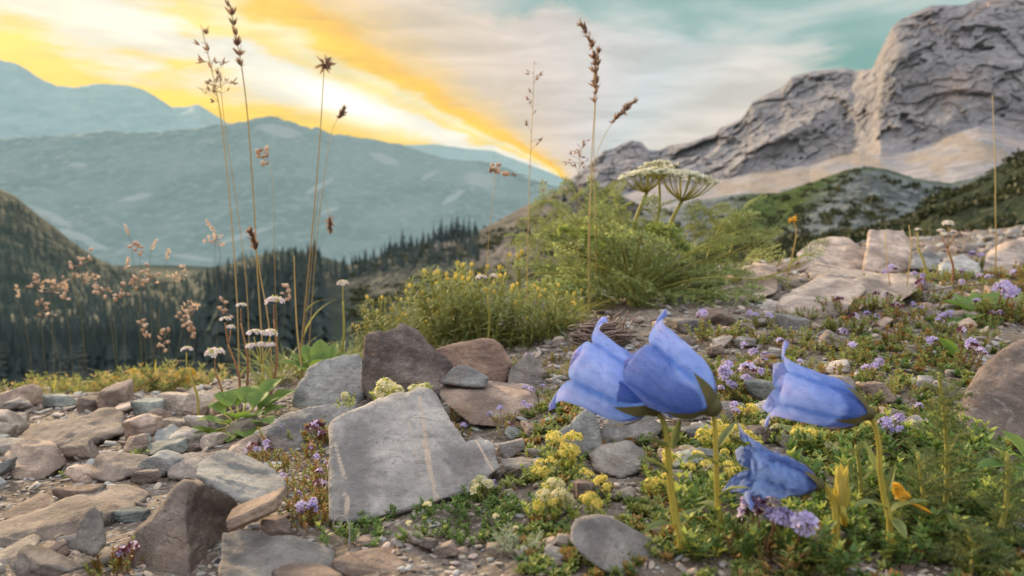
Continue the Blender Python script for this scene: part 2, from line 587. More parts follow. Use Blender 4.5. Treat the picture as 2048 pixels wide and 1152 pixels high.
def mat_terrain(name, cols, sc, bump=0.5, bd=1.0, pale=None, sc2=None):
    """noise-mixed ground cover; 'tone' picks bare pale ground"""
    m, nt = new_mat(name)
    tc = nt.n('ShaderNodeTexCoord').outputs['Object']
    a = nt.noise(tc, sc, 6, 0.62)
    b = nt.noise(tc, (sc2 or sc * 7), 5, 0.65)
    c = nt.mix(nt.sstep(a, 0.42, 0.58), cols[0], cols[1])
    c = nt.mix(nt.sstep(b, 0.48, 0.66), c, cols[2])
    if pale:
        at = nt.n('ShaderNodeAttribute', attribute_name='tone')
        f = nt.sstep(nt.m('ADD', at.outputs['Fac'], nt.m('MULTIPLY', nt.m('SUBTRACT', b, 0.5), 1.0)), 0.36, 0.75)
        c = nt.mix(f, c, pale)
    finish(nt, c, 0.95, nt.m('ADD', a, nt.m('MULTIPLY', b, 0.5)), bump, bd, spec=0.05)
    return m

def blobs(lst):
    """tone mask: ellipses of bare ground given by (px, py, rx, ry, slant)"""
    def f(px, py, p):
        t = np.zeros(len(px))
        for (cx, cyy, rx, ry, sl) in lst:
            u = px - cx; v = py - cyy - sl * u
            t = np.maximum(t, np.clip(0.95 - ((u / rx) ** 2 + (v / ry) ** 2) * 0.55, 0, 1))
        return t
    return f

M_far = mat_terrain('far_mountain_haze_cover', ((0.24, 0.325, 0.34), (0.27, 0.35, 0.365), (0.30, 0.37, 0.38)), 0.0012, 0.3, 30)  # blue-teal haze of the farthest mountains is painted into this base colour
M_main = mat_terrain('ridge_haze_cover', ((0.145, 0.205, 0.205), (0.18, 0.24, 0.24), (0.215, 0.27, 0.27)), 0.0016, 0.12, 8, pale=(0.255, 0.30, 0.30), sc2=0.022)  # teal-grey base carries most of the ridge's haze, over its ground cover
M_wood = mat_terrain('wooded_hill_shade_cover', ((0.022, 0.033, 0.028), (0.034, 0.048, 0.04), (0.045, 0.058, 0.05)), 0.006, 0.8, 8)  # forest colour kept extra dark to stand for shade on the valley slopes

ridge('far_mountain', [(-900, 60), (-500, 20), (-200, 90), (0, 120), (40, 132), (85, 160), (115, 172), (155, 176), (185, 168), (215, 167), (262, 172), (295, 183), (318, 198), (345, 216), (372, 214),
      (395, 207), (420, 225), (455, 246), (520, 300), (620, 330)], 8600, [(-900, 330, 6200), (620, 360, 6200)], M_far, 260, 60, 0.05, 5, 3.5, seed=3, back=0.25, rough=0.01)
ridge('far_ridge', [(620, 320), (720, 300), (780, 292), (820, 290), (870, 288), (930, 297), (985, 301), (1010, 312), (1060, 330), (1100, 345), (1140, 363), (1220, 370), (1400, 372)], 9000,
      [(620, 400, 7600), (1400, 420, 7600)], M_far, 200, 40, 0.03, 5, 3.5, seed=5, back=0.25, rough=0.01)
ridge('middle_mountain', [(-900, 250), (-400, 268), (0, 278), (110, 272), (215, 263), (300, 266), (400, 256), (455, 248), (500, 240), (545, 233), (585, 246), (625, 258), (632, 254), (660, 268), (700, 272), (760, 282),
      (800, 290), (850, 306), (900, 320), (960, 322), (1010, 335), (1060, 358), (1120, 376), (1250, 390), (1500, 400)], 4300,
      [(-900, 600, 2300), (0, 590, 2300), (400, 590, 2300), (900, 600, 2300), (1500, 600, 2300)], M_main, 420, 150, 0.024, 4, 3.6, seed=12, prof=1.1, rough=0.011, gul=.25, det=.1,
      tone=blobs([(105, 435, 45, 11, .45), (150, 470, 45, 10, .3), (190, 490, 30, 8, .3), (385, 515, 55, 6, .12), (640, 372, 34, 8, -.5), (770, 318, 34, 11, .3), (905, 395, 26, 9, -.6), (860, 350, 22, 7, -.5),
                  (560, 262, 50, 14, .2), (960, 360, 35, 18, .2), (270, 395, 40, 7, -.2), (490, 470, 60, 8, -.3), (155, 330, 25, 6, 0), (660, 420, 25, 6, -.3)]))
ridge('dark_valley_hill', [(-900, 240), (-300, 310), (-60, 352), (0, 378), (30, 392), (70, 425), (110, 455), (150, 488), (200, 520), (260, 545), (340, 562), (420, 570)], 1500,
      [(-900, 720, 700), (420, 720, 700)], M_wood, 160, 70, 0.04, 5, 5, seed=22)
ridge('round_wooded_hill', [(300, 580), (390, 556), (440, 536), (490, 518), (540, 506), (590, 503), (640, 512), (690, 528), (760, 545), (900, 560), (1050, 575)], 1150,
      [(300, 740, 600), (1050, 740, 600)], M_wood, 140, 60, 0.05, 5, 5, seed=25)

# valley bottom: one broad sheet between the stony slope and the mountains
def valley():
    ds = np.exp(np.linspace(math.log(25), math.log(9000), 120))
    pxs = np.linspace(-2600, 3600, 120)
    zt = np.interp(np.log(ds), np.log([25, 60, 100, 200, 400, 800, 1500, 2600, 9000]), [-14, -22, -29, -45, -72, -105, -150, -190, -260])
    A, B = np.meshgrid(pxs, np.arange(120), indexing='ij')
    d = ds[B]
    x = (A - 1024) / F * d; y = d
    z = zt[B] + 0.012 * d * fbm(np.stack([x / d * 4, np.log(d) * 3, A * 0], -1), 4, 31) - np.clip((A - 1100) / 900, 0, 1) * 0.02 * d
    return MB().add(np.stack([x, y, z], -1).reshape(-1, 3), grid_faces(120, 120)).build('valley', M_wood)
tag(valley(), kind='structure')

# spur of scree and scrub that falls from the cliff into the valley
M_spur = mat_terrain('spur_cover', ((0.085, 0.08, 0.065), (0.16, 0.135, 0.12), (0.05, 0.054, 0.042)), 0.03, 0.8, 1.2, pale=(0.045, 0.055, 0.045), sc2=0.12)
def spur_tone(px, py, p):
    line = np.interp(px, [500, 640, 800, 900, 960, 1050, 1200], [480, 500, 480, 480, 500, 470, 520])
    t = np.clip((py - line) / 40 + 0.35, 0, 1) * np.clip((1150 - px) / 200, 0, 1)
    low = np.clip((py - np.interp(px, [600, 1100], [540, 590])) / 40, 0, 1)
    return np.maximum(t * 0.62, low * 0.9)
SPUR, spur_pts = ridge('scree_spur', [(420, 640), (560, 585), (640, 548), (720, 526), (800, 500), (850, 488), (900, 480), (945, 468), (1000, 440), (1050, 412), (1100, 392), (1140, 372), (1180, 372), (1230, 385), (1300, 420), (1380, 460), (1500, 520)],
      [(420, 220), (900, 330), (1195, 400), (1500, 330)], [(420, 740, 110), (900, 700, 120), (1200, 680, 130), (1500, 680, 130)], M_spur, 200, 90, 0.03, 5, 7, seed=33, tone=spur_tone, rough=.01, block=5, flat=True)

# ------------------------------------------------------------------ cliff
def mat_cliff():
    m, nt = new_mat('limestone_cliff')
    tc = nt.n('ShaderNodeTexCoord').outputs['Object']
    a = nt.noise(tc, 0.022, 6, 0.62, 0.4)
    st = nt.mapping(tc, scale=(0.02, 0.02, 0.14), rot=(0.0, 0.30, 0.0))
    b = nt.noise(st, 1.6, 6, 0.65, 0.6)
    c = nt.ramp(b, [(0.32, (0.18, 0.178, 0.19)), (0.45, (0.30, 0.29, 0.30)), (0.52, (0.235, 0.23, 0.245)), (0.64, (0.37, 0.34, 0.335))])
    gr = nt.noise(tc, 0.16, 7, 0.7, 0.8)
    c = nt.mix(nt.sstep(gr, 0.40, 0.62), nt.mix(1.0, c, (0.70, 0.70, 0.72), 'MULTIPLY'), c)
    c = nt.mix(nt.m('MULTIPLY', nt.sstep(a, 0.54, 0.72), .6), c, (0.42, 0.32, 0.27))
    k = nt.noise(nt.mapping(tc, scale=(0.05, 0.05, 0.11), rot=(0, 0.3, 0)), 1.0, 5, 0.6)
    c = nt.mix(nt.m('MULTIPLY', nt.sstep(k, 0.60, 0.70), .7), c, (0.10, 0.105, 0.095))
    at = nt.n('ShaderNodeAttribute', attribute_name='tone')
    n = nt.noise(nt.mapping(tc, scale=(.5, .5, 1.2)), 0.07, 7, 0.7)
    f = nt.sstep(nt.m('ADD', at.outputs['Fac'], nt.m('MULTIPLY', nt.m('SUBTRACT', n, 0.5), 1.1)), 0.3, 0.75)
    c = nt.mix(f, c, nt.mix(n, (0.19, 0.165, 0.145), (0.31, 0.265, 0.235)))
    sp = nt.noise(tc, 0.22, 6, 0.7)
    c = nt.mix(nt.m('MULTIPLY', nt.m('MULTIPLY', f, nt.sstep(sp, .54, .62)), .75), c, (0.085, 0.09, 0.06))
    bm = nt.m('ADD', nt.m('MULTIPLY', b, 1.0), nt.m('MULTIPLY', nt.noise(tc, 0.25, 6, 0.65), 0.7))
    finish(nt, c, 0.95, bm, 0.5, 1.0, spec=0.05)
    return m

def cliff():
    crest = np.array([(1090, 400), (1120, 375), (1140, 358), (1160, 345), (1185, 322), (1205, 303), (1228, 297), (1240, 290), (1262, 281), (1282, 284), (1298, 300), (1318, 301), (1338, 291), (1380, 285), (1430, 266), (1440, 255), (1482, 238), (1500, 214),
                      (1505, 203), (1535, 187), (1562, 176), (1583, 154), (1620, 143), (1690, 136), (1712, 141), (1745, 137), (1765, 92), (1785, 52), (1800, 40), (1835, 22), (1862, 11), (1930, 10), (1950, 0), (2010, -14), (2100, -30), (2300, -60), (2800, -140)], float)
    nu, nv = 620, 300
    px = np.linspace(1120, 2800, nu) if False else np.concatenate([np.linspace(1090, 2120, 560), np.linspace(2125, 2800, 60)])
    cpy = np.interp(px, crest[:, 0], crest[:, 1])
    dc = np.interp(px, [1120, 1300, 1480, 1700, 1760, 2048, 2800], [620, 600, 540, 500, 455, 430, 330])
    fpy = np.interp(px, [1120, 1300, 1450, 1600, 1800, 2048, 2800], [470, 455, 440, 430, 420, 400, 360])
    fd = np.interp(px, [1120, 1500, 2048, 2800], [330, 260, 215, 150])
    # the wall's foot where the scree begins
    wpy = np.interp(px, [1120, 1250, 1400, 1500, 1620, 1720, 1830, 1900, 2048, 2800], [400, 385, 375, 352, 340, 305, 290, 275, 262, 170])
    wpy = wpy + 24 * fbm(np.stack([px / 150, px * 0, px * 0], -1), 2, 77)
    wd = dc * 0.86
    v = np.linspace(0, 1, nv); vs = 0.36
    C = np.array([P(*q) for q in zip(px, cpy, dc)]); Wf = np.array([P(*q) for q in zip(px, wpy, wd)]); Ff = np.array([P(*q) for q in zip(px, fpy, fd)])
    lo = np.clip(v / vs, 0, 1)[None, :, None]; hi = np.clip((v - vs) / (1 - vs), 0, 1)[None, :, None]
    pts = Ff[:, None] * (1 - lo) + Wf[:, None] * lo
    pts = np.where(v[None, :, None] > vs, Wf[:, None] * (1 - hi) + C[:, None] * hi, pts)
    wall = np.clip((v - vs + 0.04) / 0.12, 0, 1) * (1 - np.clip((v - 0.93) / 0.07, 0, 1))
    q = pts / 48.0
    th = 0.30
    qs = np.stack([q[..., 0] * math.cos(th) + q[..., 2] * math.sin(th), q[..., 1], (-q[..., 0] * math.sin(th) + q[..., 2] * math.cos(th)) * 3.2], -1)
    n1 = fbm(q * 0.9, 5, 51, 0.55, True); n2 = fbm(qs * 1.2, 5, 52, 0.6); n3 = fbm(np.stack([q[..., 0] * 3, q[..., 1] * 3, q[..., 2] * 0.7], -1), 4, 53, 0.55, True)
    n0 = fbm(q * np.array([.55, .55, .3]), 3, 58, .5, True)
    n4 = fbm(q * 4.5, 4, 57, 0.6, True)
    s = qs[..., 2] * 2.2 + 0.8 * fbm(q, 3, 60)
    step = np.abs((s % 1.0) - 0.5) * 2
    warp = q + .25 * np.stack([n2, n3, n1], -1)
    wr = np.stack([warp[..., 0] * math.cos(th) + warp[..., 2] * math.sin(th), warp[..., 1], (-warp[..., 0] * math.sin(th) + warp[..., 2] * math.cos(th)) * 1.7], -1)
    v1, g1 = voronoi(wr * 1.5, 81); v2, g2 = voronoi(wr * 3.9, 85); v3, g3 = voronoi(wr * np.array([9, 9, 7]), 91)
    out = (n0 * 12 + v1 * 4.0 + v2 * 1.5 + v3 * 0.5) * wall[None]
    sc = fbm(q * 1.5, 4, 55) * 3.0 * (1 - wall)[None] * np.clip(1 - v, 0.1, 1)[None]
    pts = pts + out[..., None] * np.array([-0.25, -0.95, 0.15]) + sc[..., None] * np.array([0, -0.5, 0.8])
    top = pts[:, -1]
    nb = 12; t = np.linspace(0, 1, nb + 1)[1:]
    bk = np.repeat(top[:, None], nb, 1)
    bk[..., :2] += unit(top[:, :2])[:, None] * (t * 500)[None, :, None]
    bk[..., 2] -= (t ** 1.5 * 260)[None]
    allp = np.concatenate([pts, bk], 1)
    tone = np.zeros((nu, nv + nb))
    fan = fbm(np.stack([px[:, None] / 60 + v[None] * 4, px[:, None] / 240 + v[None] * 9, np.zeros((nu, nv))], -1), 3, 71)
    tone[:, :nv] = np.clip(1 - wall, 0, 1)[None] * (v < 0.6)[None] * np.clip(0.5 + fan * 1.7, 0, 1) * np.clip((px - 1300) / 200, 0, 1)[:, None]
    return MB().add(allp.reshape(-1, 3), grid_faces(nu, nv + nb), tone.reshape(-1)).build('cliff', mat_cliff(), flat=True)
tag(cliff(), 'tall grey limestone cliff face rising on the right above pale scree', 'cliff', kind='structure')

# grassy and blocky knoll in front of the scree
M_knoll = mat_terrain('knoll_scree', ((0.06, 0.072, 0.07), (0.115, 0.13, 0.13), (0.20, 0.215, 0.215)), 0.06, 0.9, 1.0, pale=(0.05, 0.075, 0.022), sc2=0.3)
def knoll_tone(px, py, p):
    g = np.clip(1.25 - np.abs((px - 1530) - (430 - py) * 1.0) / 130, 0, 1)
    rim = np.clip(1 - np.abs(py - np.interp(px, [1600, 1700, 1760, 1830, 1900, 2048], [365, 340, 338, 358, 368, 315])) / 14, 0, 1) * 0.62
    return np.maximum(g * 0.8, rim)
ridge('rocky_knoll', [(1020, 640), (1120, 560), (1200, 480), (1260, 440), (1320, 420), (1390, 402), (1480, 388), (1560, 386), (1600, 372), (1660, 352), (1700, 338), (1735, 333), (1770, 338), (1830, 357), (1900, 367), (1960, 352), (2048, 315), (2300, 230), (2700, 120)], [(1020, 230), (2048, 190), (2700, 150)],
      [(1020, 760, 90), (1600, 520, 90), (2048, 520, 80), (2700, 500, 60)], M_knoll, 240, 110, 0.022, 6, 9, seed=61, tone=knoll_tone, rough=0.012, block=4.5, flat=True)
M_scrub = mat_terrain('scrub_cover', ((0.018, 0.026, 0.013), (0.034, 0.042, 0.02), (0.06, 0.066, 0.04)), 0.15, 1.0, 0.8, sc2=0.7)
ridge('scrubby_slope', [(1150, 640), (1280, 560), (1420, 505), (1520, 490), (1600, 478), (1680, 470), (1760, 455), (1810, 440), (1860, 402), (1930, 372), (2000, 335), (2048, 308), (2300, 200), (2700, 60)], [(1150, 70), (2048, 75), (2700, 60)],
      [(1150, 800, 22), (1600, 600, 24), (2048, 540, 26), (2700, 500, 22)], M_scrub, 260, 120, 0.02, 6, 12, seed=66, rough=0.02, block=5, flat=True)
for n in ('far_mountain', 'far_ridge', 'middle_mountain', 'dark_valley_hill', 'round_wooded_hill', 'scree_spur', 'rocky_knoll', 'scrubby_slope'):
    tag(bpy.data.objects[n], kind='structure')

# ------------------------------------------------------------------ haze: one box of thin air round everything
def haze():
    x, y0, y1, z0, z1 = 12500, -400, 11200, -2600, 3300
    v = [(-x, y0, z0), (x, y0, z0), (x, y1, z0), (-x, y1, z0), (-x, y0, z1), (x, y0, z1), (x, y1, z1), (-x, y1, z1)]
    f = [(0, 3, 2, 1), (4, 5, 6, 7), (0, 1, 5, 4), (1, 2, 6, 5), (2, 3, 7, 6), (3, 0, 4, 7)]
    m, nt = new_mat('thin_haze')
    pv = nt.n('ShaderNodeVolumePrincipled')
    pv.inputs['Color'].default_value = (0.48, 0.82, 0.85, 1)
    pv.inputs['Density'].default_value = 1.8e-5
    pv.inputs['Anisotropy'].default_value = 0.0
    o = nt.n('ShaderNodeOutputMaterial')
    nt.link(pv.outputs[0], o.inputs['Volume'])
    tag(MB().add(v, f).build('haze', m), kind='stuff')
haze()
# ------------------------------------------------------------------ stones
def mat_stone():
    m, nt = new_mat('limestone')
    tc = nt.n('ShaderNodeTexCoord').outputs['Object']
    oi = nt.n('ShaderNodeObjectInfo')
    off = nt.n('ShaderNodeVectorMath', operation='ADD')
    rv = nt.n('ShaderNodeCombineXYZ')
    for k in range(3):
        nt.link(nt.m('MULTIPLY', oi.outputs['Random'], 3.0 + k), rv.inputs[k])
    nt.link(tc, off.inputs[0]); nt.link(rv.outputs[0], off.inputs[1])
    v = off.outputs[0]
    a = nt.noise(v, 28, 5, 0.6, 0.4)
    b = nt.noise(v, 320, 5, 0.68)
    c = oi.outputs['Color']
    dark = nt.mix(1.0, c, (0.56, 0.54, 0.54), 'MULTIPLY')
    lite = nt.mix(1.0, c, (1.32, 1.26, 1.20), 'MULTIPLY')
    c1 = nt.mix(nt.sstep(a, 0.36, 0.64), dark, lite)
    mo = nt.noise(v, 85, 5, 0.65, 0.8)
    c1 = nt.mix(nt.m('MULTIPLY', nt.sstep(mo, 0.46, 0.66), 0.45), c1, dark)
    c1 = nt.mix(nt.m('MULTIPLY', nt.sstep(mo, 0.42, 0.30), 0.35), c1, (0.60, 0.57, 0.53))
    # warm iron staining in patches
    st = nt.noise(v, 17, 4, 0.6, 0.8)
    c1 = nt.mix(nt.m('MULTIPLY', nt.sstep(st, 0.55, 0.72), 0.55), c1, (0.40, 0.27, 0.19))
    # bedding lines
    w = nt.noise(nt.mapping(v, scale=(14, 30, 170), rot=(0.5, 0.35, 0.2)), 1.0, 4, 0.6, 0.5)
    c1 = nt.mix(nt.m('MULTIPLY', nt.sstep(w, 0.54, 0.66), 0.4), c1, dark)
    # pits and grains
    c1 = nt.mix(nt.m('MULTIPLY', nt.sstep(b, 0.56, 0.72), 0.6), c1, nt.mix(1.0, c, (0.42, 0.40, 0.40), 'MULTIPLY'))
    c1 = nt.mix(nt.m('MULTIPLY', nt.sstep(b, 0.44, 0.34), 0.35), c1, (0.52, 0.50, 0.47))
    # pale mineral veins on stones that carry them
    at = nt.n('ShaderNodeAttribute', attribute_name='tone')
    c1 = nt.mix(nt.m('MULTIPLY', nt.sstep(at.outputs['Fac'], 0.1, 0.55), 0.9), c1, (0.74, 0.60, 0.49))
    h = nt.m('ADD', nt.m('MULTIPLY', nt.noise(v, 90, 8, 0.72, 0.3), 1.3), nt.m('ADD', nt.m('MULTIPLY', b, 0.35), nt.m('MULTIPLY', w, 0.35)))
    lich = nt.noise(v, 46, 5, 0.7, 1.2)
    c1 = nt.mix(nt.m('MULTIPLY', nt.sstep(lich, .60, .66), .5), c1, nt.mix(nt.noise(v, 9, 2), (.13, .115, .10), (.60, .57, .52)))
    cn = nt.noise(nt.mapping(v, scale=(1, 1, 2.2), rot=(.4, .3, .5)), 24, 3, 0.5, 0.6)
    ck = nt.sstep(nt.m('ABSOLUTE', nt.m('SUBTRACT', cn, 0.5)), 0.0, 0.012)
    cm = nt.m('MULTIPLY', nt.m('SUBTRACT', 1.0, ck), nt.sstep(a, .50, .62))
    c1 = nt.mix(nt.m('MULTIPLY', cm, .3), c1, nt.mix(1.0, c, (.4, .38, .37), 'MULTIPLY'))
    h = nt.m('SUBTRACT', h, nt.m('MULTIPLY', cm, .15))
    finish(nt, c1, 0.9, h, 1.0, 0.0075, spec=0.15)
    return m
M_STONE = mat_stone()

GREY, BLUE, PINK, BROWN, TAN, TEAL, PALE = (.50, .48, .47), (.41, .43, .44), (.60, .48, .415), (.36, .295, .26), (.56, .495, .44), (.39, .44, .43), (.62, .58, .545)
CNAME = {GREY: 'grey', BLUE: 'blue grey', PINK: 'pinkish', BROWN: 'brown', TAN: 'tan', TEAL: 'greenish grey', PALE: 'pale'}

def displace(v, f, size, amp, seed, strata=0.0, saxis=None):
    n = vnormals(v, f)
    q = v / size
    k = fbm(q * 2.2, 5, seed, 0.55) * amp + fbm(q * 7, 4, seed + 50, 0.6, True) * amp * 0.38
    if strata:
        s = q @ np.asarray(saxis) * 9 + 0.7 * fbm(q * 2, 3, seed + 9)
        fl = np.floor(s); fr = s - fl
        e = np.clip((fr - 0.5) * 5 + 0.5, 0, 1)
        hA = _hash(fl, fl * 0, fl * 0 + 3, seed); hB = _hash(fl + 1, fl * 0, fl * 0 + 3, seed)
        k = k + strata * (hA * (1 - e) + hB * e)
    return v + n * (k * size)[:, None]

def hull_rock(pts, sub=5, sharp=70, amp=0.026, seed=1, strata=0.014, saxis=(0.3, 0.4, 0.86)):
    """closed stone filling the convex hull of pts, edges slightly worn"""
    pts = np.asarray(pts, float)
    bm = bmesh.new()
    for p in pts:
        bm.verts.new(p)
    bmesh.ops.convex_hull(bm, input=bm.verts)
    bm.verts.ensure_lookup_table()
    c = (pts.max(0) + pts.min(0)) / 2 * 0.3 + pts.mean(0) * 0.7
    U, sv, Vt = np.linalg.svd(pts - c)
    sc = np.maximum(sv / math.sqrt(len(pts)), 1e-4)
    A = Vt / sc[:, None]                     # world -> unit space
    Ai = Vt.T * sc[None]
    N, Dd = [], []
    for fc in bm.faces:
        n = np.array(fc.normal); p0 = np.array(fc.verts[0].co)
        if fc.calc_area() < 1e-12:
            continue
        q = (np.array([vv.co for vv in fc.verts]) - c) @ A.T
        nn = np.cross(q[1] - q[0], q[2] - q[0])
        L = np.linalg.norm(nn)
        if L < 1e-9:
            continue
        nn /= L
        if nn @ q[0] < 0:
            nn = -nn
        if any(np.dot(nn, n2) > 0.985 for n2 in N):
            continue
        N.append(nn); Dd.append(max(nn @ q[0], 0.08))
    bm.free()
    dirs, f = ico(sub)
    k = np.maximum((dirs @ np.array(N).T) / np.array(Dd)[None], 0)
    r = (k ** sharp).sum(1) ** (-1 / sharp)
    v = (dirs * r[:, None]) @ Ai.T + c
    size = float(np.mean(np.ptp(v, axis=0)))
    return displace(v, f, size, amp, seed, strata, saxis), f

def random_rock(seed, sub=3, sharp=80, nplanes=6, amp=0.03, strata=0.02):
    r = np.random.default_rng(seed)
    N = unit(r.normal(size=(nplanes, 3)) + 0)
    N = np.vstack([N, [[0, 0, 1], [0, 0, -1], [1, 0, .1], [-1, .2, 0], [0, 1, 0], [.1, -1, 0.2]]])
    N = unit(N + r.normal(size=N.shape) * 0.18)
    Dd = r.uniform(0.62, 1.0, len(N))
    dirs, f = ico(sub)
    k = np.maximum((dirs @ N.T) / Dd[None], 0)
    rr = (k ** sharp).sum(1) ** (-1 / sharp)
    v = dirs * rr[:, None]
    v = displace(v, f, 1.6, amp, seed, strata, unit(r.normal(size=3) * [0.4, 0.4, 1]))
    v = v - (v.max(0) + v.min(0)) / 2
    return v / np.ptp(v, axis=0)[None], f

LAND = []          # (phrase, px, py) of the stones and plants that labels refer to
AUTO = []          # things whose label is worked out at the end
STONES = []        # (px, py, half w, half h) already standing
SPOT = []

def link_rock(v, f, col, label, origin=None, name='stone', tone=None, cat='stone', sharp_deg=None):
    o_ = np.array([v[:, 0].mean(), v[:, 1].mean(), v[:, 2].min()]) if origin is None else origin
    mb = MB().add(v, f, tone)
    ob = mb.build(name, M_STONE, org=o_)
    ob.color = (*col, 1)
    tag(ob, label, cat)
    pp = proj(v)
    STONES.append((float(pp[0].min()), float(pp[0].max()), float(pp[1].min()), float(pp[1].max())))
    return ob

def hand_rock(base, pts, col, label, short=None, seed=1, extra=None, sub=5, d=None, tone=None, **kw):
    p, dd = ground_hit(*base)
    if d is not None:
        dd = d
    q = [P(a, b, dd + c) for a, b, c in pts]
    v, f = hull_rock(q, sub=sub, seed=seed, **kw)
    if extra is not None:
        v2, f2 = hull_rock([P(a, b, dd + c) for a, b, c in extra], sub=sub, seed=seed + 5, **kw)
        f = np.vstack([f, f2 + len(v)]); v = np.vstack([v, v2])
    ob = link_rock(v, f, col, label, tone=None if tone is None else tone(v))
    if short:
        LAND.append((short, np.mean([a for a, b, c in pts]), np.mean([b for a, b, c in pts])))
    return ob

def depth_of(pts, t, lo=0.0):
    """front outline plus the same outline pushed back by t metres"""
    cx = np.mean([a for a, b, c in pts]); cyy = np.mean([b for a, b, c in pts])
    return list(pts) + [(cx + (a - cx) * 0.82, cyy + (b - cyy) * 0.72 + 8, c + t) for a, b, c in pts]

# the big stones, each from its own outline: (px, py, metres behind its foot)
def slab_veins(v):
    pp = proj(v)
    t = np.zeros(len(v))
    for (x0, y0, x1, y1, wd) in ((838, 790, 873, 1010, 4.5), (846, 880, 874, 1005, 5), (668, 880, 690, 960, 4), (690, 985, 698, 1030, 5), (952, 880, 985, 940, 4), (806, 800, 845, 960, 1.5)):
        u = np.clip((pp[1] - y0) / (y1 - y0), 0, 1)
        xx = x0 + (x1 - x0) * u
        t = np.maximum(t, np.clip(0.95 - np.abs(pp[0] - xx) / wd * .8 + .45 * fbm(np.stack([pp[0] / 9, pp[1] / 25, pp[0] * 0], -1), 3, 8), 0, 1) * ((pp[1] > y0) & (pp[1] < y1)))
    return t
hand_rock((830, 1040), [(655, 1042, 0), (705, 1046, 0), (860, 1006, .012), (925, 988, .018), (655, 930, .03), (660, 838, .055), (690, 822, .058), (800, 785, .077), (862, 776, .082), (905, 838, .066), (950, 905, .046),
                        (690, 900, .11), (870, 850, .12), (940, 930, .10), (930, 1030, .06), (660, 1060, .03), (700, 960, .10)],
          (.56, .545, .54), 'large grey slab with pale veins, tilted towards the viewer amid yellow cushion flowers', 'the veined slab', 3, sub=6, amp=0.032, strata=0.011, sharp=60, saxis=(.95, .2, .2), tone=slab_veins,
          extra=[(905, 892, .048), (962, 876, .056), (985, 886, .052), (1000, 936, .036), (932, 988, .020), (880, 975, .024), (990, 930, .07), (930, 960, .08), (935, 1010, .05)])
hand_rock((800, 812), depth_of([(727, 700, 0), (735, 668, .006), (775, 668, .012), (808, 650, .016), (835, 668, .016), (905, 735, .01), (888, 790, 0), (740, 812, 0), (722, 780, 0)], .055),
          (0.258, 0.222, 0.210), 'rough dark brown block with a knobbly peak, behind the large veined slab', 'the dark brown block', 4, amp=0.05, strata=0.02)
hand_rock((950, 775), depth_of([(858, 700, .01), (925, 683, .014), (985, 674, .018), (1010, 690, .018), (1026, 725, .012), (1008, 775, 0), (880, 775, 0)], .06),
          (0.540, 0.378, 0.300), 'rounded orange pink boulder adjoining the right side of a dark brown block', 'the orange pink boulder', 5, amp=0.035, strata=0.01, sharp=14, d=.56)
hand_rock((650, 815), depth_of([(640, 722, .03), (718, 703, .035), (735, 730, .02), (728, 806, 0), (655, 818, 0), (590, 826, 0), (580, 800, .008), (600, 760, .02), (618, 736, .028)], .05),
          BLUE, 'blue grey boulder with a sloping face, left of the dark brown block', 'the sloping boulder', 6, amp=0.04, strata=0.012)
hand_rock((610, 900), depth_of([(538, 858, .012), (572, 828, .028), (640, 812, .036), (715, 804, .045), (700, 850, .02), (665, 905, 0), (560, 915, 0), (538, 890, .004)], .05),
          (0.360, 0.360, 0.366), 'ridged grey rock half hidden behind the upper left edge of the veined slab', 'the ridged grey rock', 7, amp=0.045, strata=0.015)
hand_rock((1000, 855), [(876, 766, .045), (925, 757, .06), (1060, 768, .06), (1062, 792, .022), (1096, 838, .012), (1040, 858, 0), (940, 852, 0), (895, 812, .004), (878, 790, .02), (920, 800, .075), (1050, 800, .07), (1085, 845, .05)],
          (0.480, 0.378, 0.324), 'pink topped block with a shadowed brown front, right of the veined slab', 'the pink topped block', 8, amp=0.03, strata=0.012)
hand_rock((925, 772), depth_of([(878, 768, 0), (905, 736, .008), (935, 729, .010), (978, 756, .006), (970, 775, 0)], .03), BLUE, 'small pointed grey stone wedged between the orange pink boulder and pink topped block', None, 9, sub=4, d=.50)
hand_rock((1050, 780), depth_of([(1014, 772, 0), (1020, 740, .004), (1056, 704, .010), (1084, 724, .008), (1087, 770, 0), (1062, 784, -.004)], .035), (0.408, 0.378, 0.360), 'upright pale stone standing right of the orange pink boulder', 'the upright pale stone', 10, sub=4)
hand_rock((370, 1150), [(364, 960, .035), (372, 1172, -.006), (252, 1095, .022), (250, 1130, .016), (300, 1170, .0), (440, 1172, .02), (442, 1052, .036), (486, 1002, .065), (440, 962, .075), (400, 955, .07), (330, 1000, .06), (300, 1090, .09), (460, 1090, .09), (420, 1160, .07)],
          (0.31, 0.265, 0.245), 'big brown wedge with a sharp upright ridge and grey top, bottom left', 'the big brown wedge', 11, sub=6, amp=0.028, strata=0.014, sharp=30, saxis=(.9, .1, .3))
hand_rock((480, 1010), [(388, 932, .03), (394, 917, .036), (450, 903, .055), (500, 915, .058), (545, 938, .05), (572, 958, .04), (573, 994, .02), (520, 1010, .008), (478, 1004, .008), (432, 975, .012), (394, 952, .02), (450, 935, .085), (540, 960, .08)],
          (.38, .39, .395), 'grey slab lying across the top of the big brown wedge', 'the overlying grey slab', 12, amp=0.03, strata=0.012, d=.285)
hand_rock((560, 1150), [(440, 1062, .03), (470, 1056, .035), (580, 1072, .045), (668, 1094, .04), (655, 1172, .01), (440, 1172, 0), (470, 1100, .07), (640, 1130, .07)],
          (0.372, 0.360, 0.354), 'low blocky stone under the tan oval one, right of the brown wedge', 'the low blocky stone', 13, amp=0.03, d=.262)
